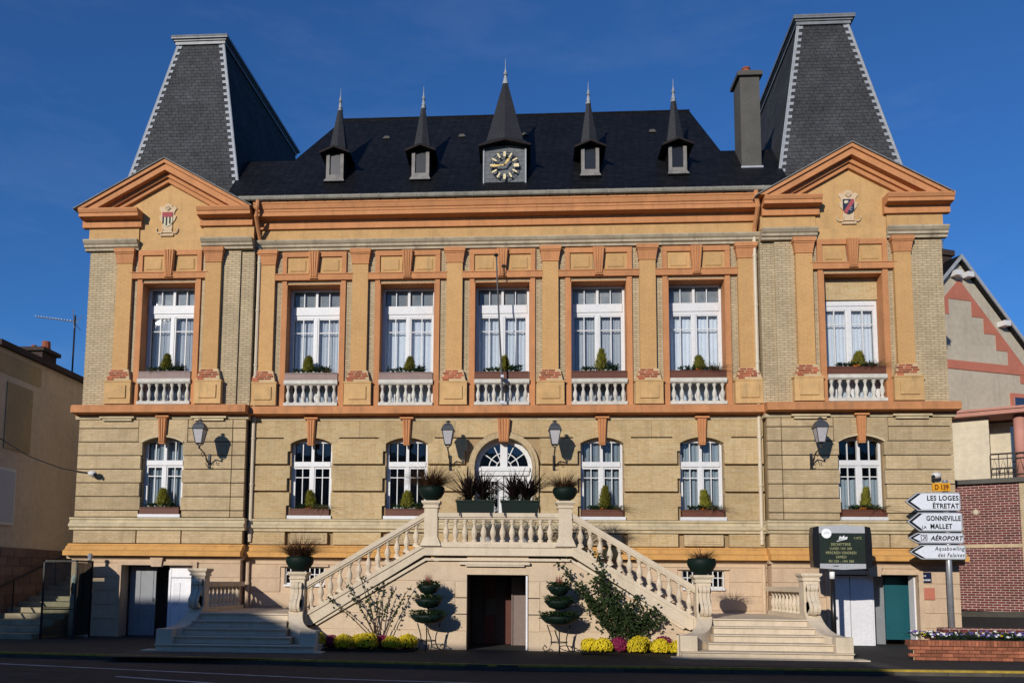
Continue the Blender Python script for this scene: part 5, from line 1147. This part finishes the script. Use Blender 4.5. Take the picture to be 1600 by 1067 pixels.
# ---------------------------------------------------------------- left neighbour, passage steps, phone booth
LN = thing('neighbour_house', 'beige rendered house side in shade left of the town hall', 'house', (-15, 3, 0))
k = MB(); k.box(-22, -14.0, -1.05, 14, 2.42, 8.0); k.build('wall', 'plasterL', LN); k = MB(); k.box(-22, -13.985, -1.06, 1.05, 7.3, 7.86); k.build('upper_band', 'plasterLd', LN)
k = MB(); k.box(-22.2, -13.84, -1.2, 14.2, 8.0, 8.16); k.build('roof_edge', 'rooftile', LN)
k = MB(); k.box(-14.0, -13.97, -.6, .65, 5.2, 7.1); k.build('recessed_panel', 'plasterLd', LN)
k = MB(); k.box(-22, -14.02, -1.05, 14, 0, 2.42); bw_ = k.build('block_base', 'blockjoint', LN)
k = MB(); k.box(-.03, .04, -.29, .29, 0, .255); bme = None
for r in range(9):
    for i in range(14):
        lc = (-14.0, -.74+i*.60+(.3 if r % 2 else 0), .04+r*.266)
        if bme is None: o = k.build('stone_block', 'blockstone', bw_, loc=lc); bme = o.data
        else: o = put('stone_block', bme, bw_, loc=lc)
k = MB(); k.box(-14.0, -13.93, -1.0, .0, 3.05, 4.65); nb = k.build('notice_case', 'camwhite', LN); k = MB(); k.box(-13.93, -13.915, -.95, -.06, 3.13, 4.57); k.build('case_glass', 'panelgrey', nb)
k = MB(); k.box(-15.2, -14.55, 1.95, 2.75, 8.1, 8.75); k.box(-15.3, -14.45, 1.85, 2.85, 8.7, 8.82); c2 = k.build('chimney', 'sootbrick', LN); k = MB(); k.lathe([(.14, 8.82), (.12, 9.1)], -14.65, 2.3, 10); k.lathe([(.08, 8.82), (.08, 8.98)], -15.05, 2.3, 8); k.build('chimney_pot', 'potred', c2)
AN = thing('tv_antenna', 'thin television antenna on a mast above the left house', 'antenna', (-14.25, 3.2, 8.1))
k = MB(); k.tube([(0, 0, 0), (0, 0, 2.15)], .028, 6); k.build('mast', 'iron', AN, world=False)
k = MB(); k.tube([(-1.35, 0, 2.12), (.12, 0, 1.92)], .016, 5)
for i in range(13): x = -1.3+i*.1; k.tube([(x, -.12, 2.115-.0136*i), (x, .12, 2.115-.0136*i)], .008, 4)
k.tube([(.08, -.3, 2.25), (-.05, 0, 1.95), (.08, .3, 2.2)], .012, 4); k.tube([(.1, -.2, 1.65), (-.05, 0, 1.93), (.1, .2, 1.7)], .012, 4); k.build('boom', 'galv', AN, world=False)
PS = thing('passage_steps', 'old stone steps climbing the passage left of the town hall', 'steps', (-13, 0, 0))
for i in range(14):
    k = MB(); y = -2.0+i*.5; j = RND.uniform(-.02, .02); k.box(-13.94, -12.0, y+j, 8, .15*i, .15*(i+1)-.01); k.build('step', 'stepstone', PS)
k = MB(); k.tube([(-13.8, -2.2, .85), (-13.8, 5.0, 3.0)], .03, 6)
for y in (-2.1, 0, 2.1, 4.2): k.tube([(-13.8, y, max(0, (y+2)*.3)), (-13.8, y, .85+(y+2.2)*.2986)], .022, 6)
k.build('handrail', 'iron', PS)
PH = thing('phone_booth', 'dark glass phone booth at the left corner of the town hall', 'phone booth', (-11.5, -1.3, 0))
k = MB()
for x, y in ((-.44, -.4), (.44, -.4), (.44, .4)): k.box(x-.02, x+.02, y-.02, y+.02, 0, 2.04)
k.box(-.46, .46, -.42, -.38, 2.0, 2.04); k.box(.42, .46, -.38, .38, 2.0, 2.04); k.box(-.42, .42, -.41, -.39, .75, .78); k.build('frame', 'iron', PH, world=False)
k = MB(); k.tube([(.38, .36, 0), (.38, .36, 2.16)], .05, 8); k.lathe([(.07, 2.16), (.07, 2.22), (.02, 2.25)], .38, .36, 8); k.build('post', 'galv', PH, world=False)
k = MB(); k.prism_y([(-.46, 1.99), (.46, 2.04), (.46, 2.06), (-.46, 2.01)], -.42, .42); k.build('roof', 'glassbooth', PH, world=False)
for a, b, c_, d in ((-.42, .42, -.402, -.398), (.438, .442, -.38, .38)): k = MB(); k.box(a, b, c_, d, .08, 1.98); k.build('glass_panel', 'glassbooth', PH, world=False)
k = MB(); k.box(.0, .34, .18, .38, .95, 1.65); k.box(-.02, .36, .14, .38, .68, .72); ph = k.build('telephone', 'galv', PH, world=False); k = MB(); k.tube([(.06, .14, 1.15), (.05, .12, 1.3), (.06, .14, 1.45)], .03, 6); k.build('handset', 'panelblack', ph, world=False)
k = MB(); k.box(.04, .3, .172, .18, 1.4, 1.6); k.build('phone_label', 'panelgrey', ph, world=False)

# ---------------------------------------------------------------- right neighbours
GH = thing('gabled_house', 'grey gabled house with stepped pink trim behind the town hall', 'house', (15.55, 6.0, 0), rz=math.radians(20))
AX, AZ = .05, 12.72; SLP = 1.05
k = MB(); W0, W1 = -5.5, 6.5
k.prism_y([(W0, 1.0), (W1, 1.0), (W1, AZ-(W1-AX)*SLP), (AX, AZ), (W0, AZ-(AX-W0)*SLP)], 0, 6); k.build('wall', 'greyrender', GH, world=False)
for s in (-1, 1):
    e = 6.8 if s > 0 else 5.8
    k = MB(); k.prism_y([(AX, AZ+.02), (AX+s*e, AZ+.02-e*SLP), (AX+s*e, AZ+.16-e*SLP), (AX, AZ+.2)][::s], -.16, 6.2); k.build('roof', 'slateblack', GH, world=False)
    k = MB(); k.prism_y([(AX, AZ+.06), (AX+s*e, AZ+.05-e*SLP), (AX+s*e, AZ+.18-e*SLP), (AX, AZ+.215)][::s], -.20, -.16); k.build('bargeboard', 'leadwhite', GH, world=False)
    for q in (.25, 1.75, 3.05):
        k = MB(); x = AX+s*q; z = AZ-q*SLP-.2; k.box(x-.13, x+.13, -.30, 0, z-.13, z+.05); k.build('roof_bracket', 'white', GH, world=False)
    pts = [(AX, AZ-.15)]; x, z = 0, AZ-1.35
    st_ = []
    for i in range(7): st_ += [(AX+s*x, z), (AX+s*(x+.5), z)]; x += .5; z -= .55
    k = MB(); vs = st_+[(AX+s*3.5, AZ-3.5*SLP-.62), (AX, AZ-.62)]; k.prism_y(vs[::s], -.02, 0); k.build('stepped_trim', 'pink', GH, world=False)
k = MB(); k.box(W0, W1, -.035, 0, 8.92, 9.22); k.build('pink_band', 'pink', GH, world=False)
k = MB(); k.box(2.05, 3.2, -.05, 0, 7.05, 8.25); wn = k.build('window', 'pink', GH, world=False); k = MB(); k.box(2.2, 3.05, -.07, -.05, 7.15, 8.1); k.build('pane', 'glasslow', wn, world=False); k = MB(); k.box(2.2, 3.05, -.06, -.05, 7.15, 8.1); k.build('window_frame', 'white', wn, world=False)
k = MB(); k.box(-.40, .35, .5, 1.1, AZ-.9, AZ+.55); k.box(-.47, .42, .43, 1.17, AZ+.42, AZ+.62); cm = k.build('chimney', 'sootbrick', GH, world=False); k = MB(); k.lathe([(.13, AZ+.62), (.11, AZ+.92)], -.15, .8, 9); k.build('chimney_pot', 'potred', cm, world=False); k = MB(); k.lathe([(.12, AZ+.62), (.12, AZ+1.05), (.14, AZ+1.07)], .15, .8, 9); k.build('chimney_pot', 'galv', cm, world=False)

AH = thing('corner_annex', 'cream annex with pink roof edge, balcony and brick base right of the town hall', 'house', (12.6, 4.9, 0), rz=math.radians(-30))
k = MB(); k.box(0, 2.75, 0, 4, 4.85, 6.80); k.box(2.75, 6, 1.0, 4, 4.85, 6.75); k.build('upper_wall', 'creamrender', AH, world=False)
k = MB(); k.box(-.15, 6.2, -.35, 4, 6.80, 6.93); k.box(-.15, 6.2, -.40, 4, 6.93, 7.0); k.build('roof_edge', 'pinkpale', AH, world=False)
k = MB(); k.box(0, 3.45, .02, 4, 0.2, 4.72); k.build('brick_wall', 'maroon', AH, world=False); k = MB(); k.box(3.45, 6, .0, 4, .2, 4.72); k.build('pale_wall', 'tanbrick', AH, world=False)
k = MB(); k.box(-.05, 6.05, -.12, 4, 4.72, 4.86); k.build('balcony_slab', 'cement', AH, world=False); k = MB(); k.box(0, 3.445, -.01, .02, 2.75, 2.86); k.build('pale_course', 'tanbrick', AH, world=False)
k = MB(); k.lathe([(.17, 4.86), (.16, 6.80)], 3.55, .12, 14); k.build('column', 'pinkpale', AH, world=False, smooth=True)
k = MB(); k.box(3.3, 4.4, .95, .99, 4.9, 6.6); wn = k.build('balcony_door', 'glasslow', AH, world=False)
k = MB(); k.box(2.75, 5.9, -.08, -.05, 5.58, 5.63); k.box(2.75, 5.9, -.08, -.05, 5.44, 5.47); k.box(2.75, 5.9, -.08, -.05, 4.95, 4.98)
for i in range(14):
    x = 2.75+i*.22; k.box(x-.012, x+.012, -.075, -.055, 4.86, 5.58); k.tube([(x, -.065, 4.97), (x+.11, -.065, 5.44), (x+.22, -.065, 4.97)], .012, 4)
k.build('balcony_railing', 'rooftile', AH, world=False)
k = MB()
for a in range(4): q = a*PI/4; k.tube([(2.3-.09*math.cos(q), -.02, 3.85-.09*math.sin(q)), (2.3+.09*math.cos(q), -.02, 3.85+.09*math.sin(q))], .02, 4)
k.build('wall_anchor', 'creamrender', AH, world=False)
k = MB(); k.box(12.3, 20, 2.2, 2.5, .55, .85); struct(k.build('raised_kerb', 'kerb'))

# unseen houses opposite; the first has its roofline shaped to shade road and steps
OB = thing('unseen_house', 'house across the street behind the viewer', 'house', (-16, -30, 0))
k = MB(); k.prism_y([(-60, 0), (-2.7, 0), (-2.7, 7.25), (-6, 7.35), (-10.5, 7.85), (-14.6, 7.86), (-16.5, 8.6), (-18.6, 9.85), (-24.2, 9.9), (-25.2, 9.2), (-60, 9.2)], -38, -27); k.build('wall', 'oppwall', OB)

OB2 = thing('unseen_house', 'unseen house added across the street beyond the gap, to darken the road', 'house', (26, -31, 0))  # added out of view to cut sky light reaching the street
k = MB(); k.prism_y([(3.5, 0), (60, 0), (60, 9.5), (3.5, 9.0)], -38, -27); k.build('wall', 'oppwall', OB2)
OB3 = thing('unseen_house', 'unseen house row added behind the viewer to darken the lower window reflections', 'house', (8, -50, 0))  # unseen row, put in so lower panes mirror walls instead of bright sky
k = MB(); k.prism_y([(-45, 0), (60, 0), (60, 12.2), (-45, 12.2)], -56, -46); k.build('wall', 'oppwall', OB3)
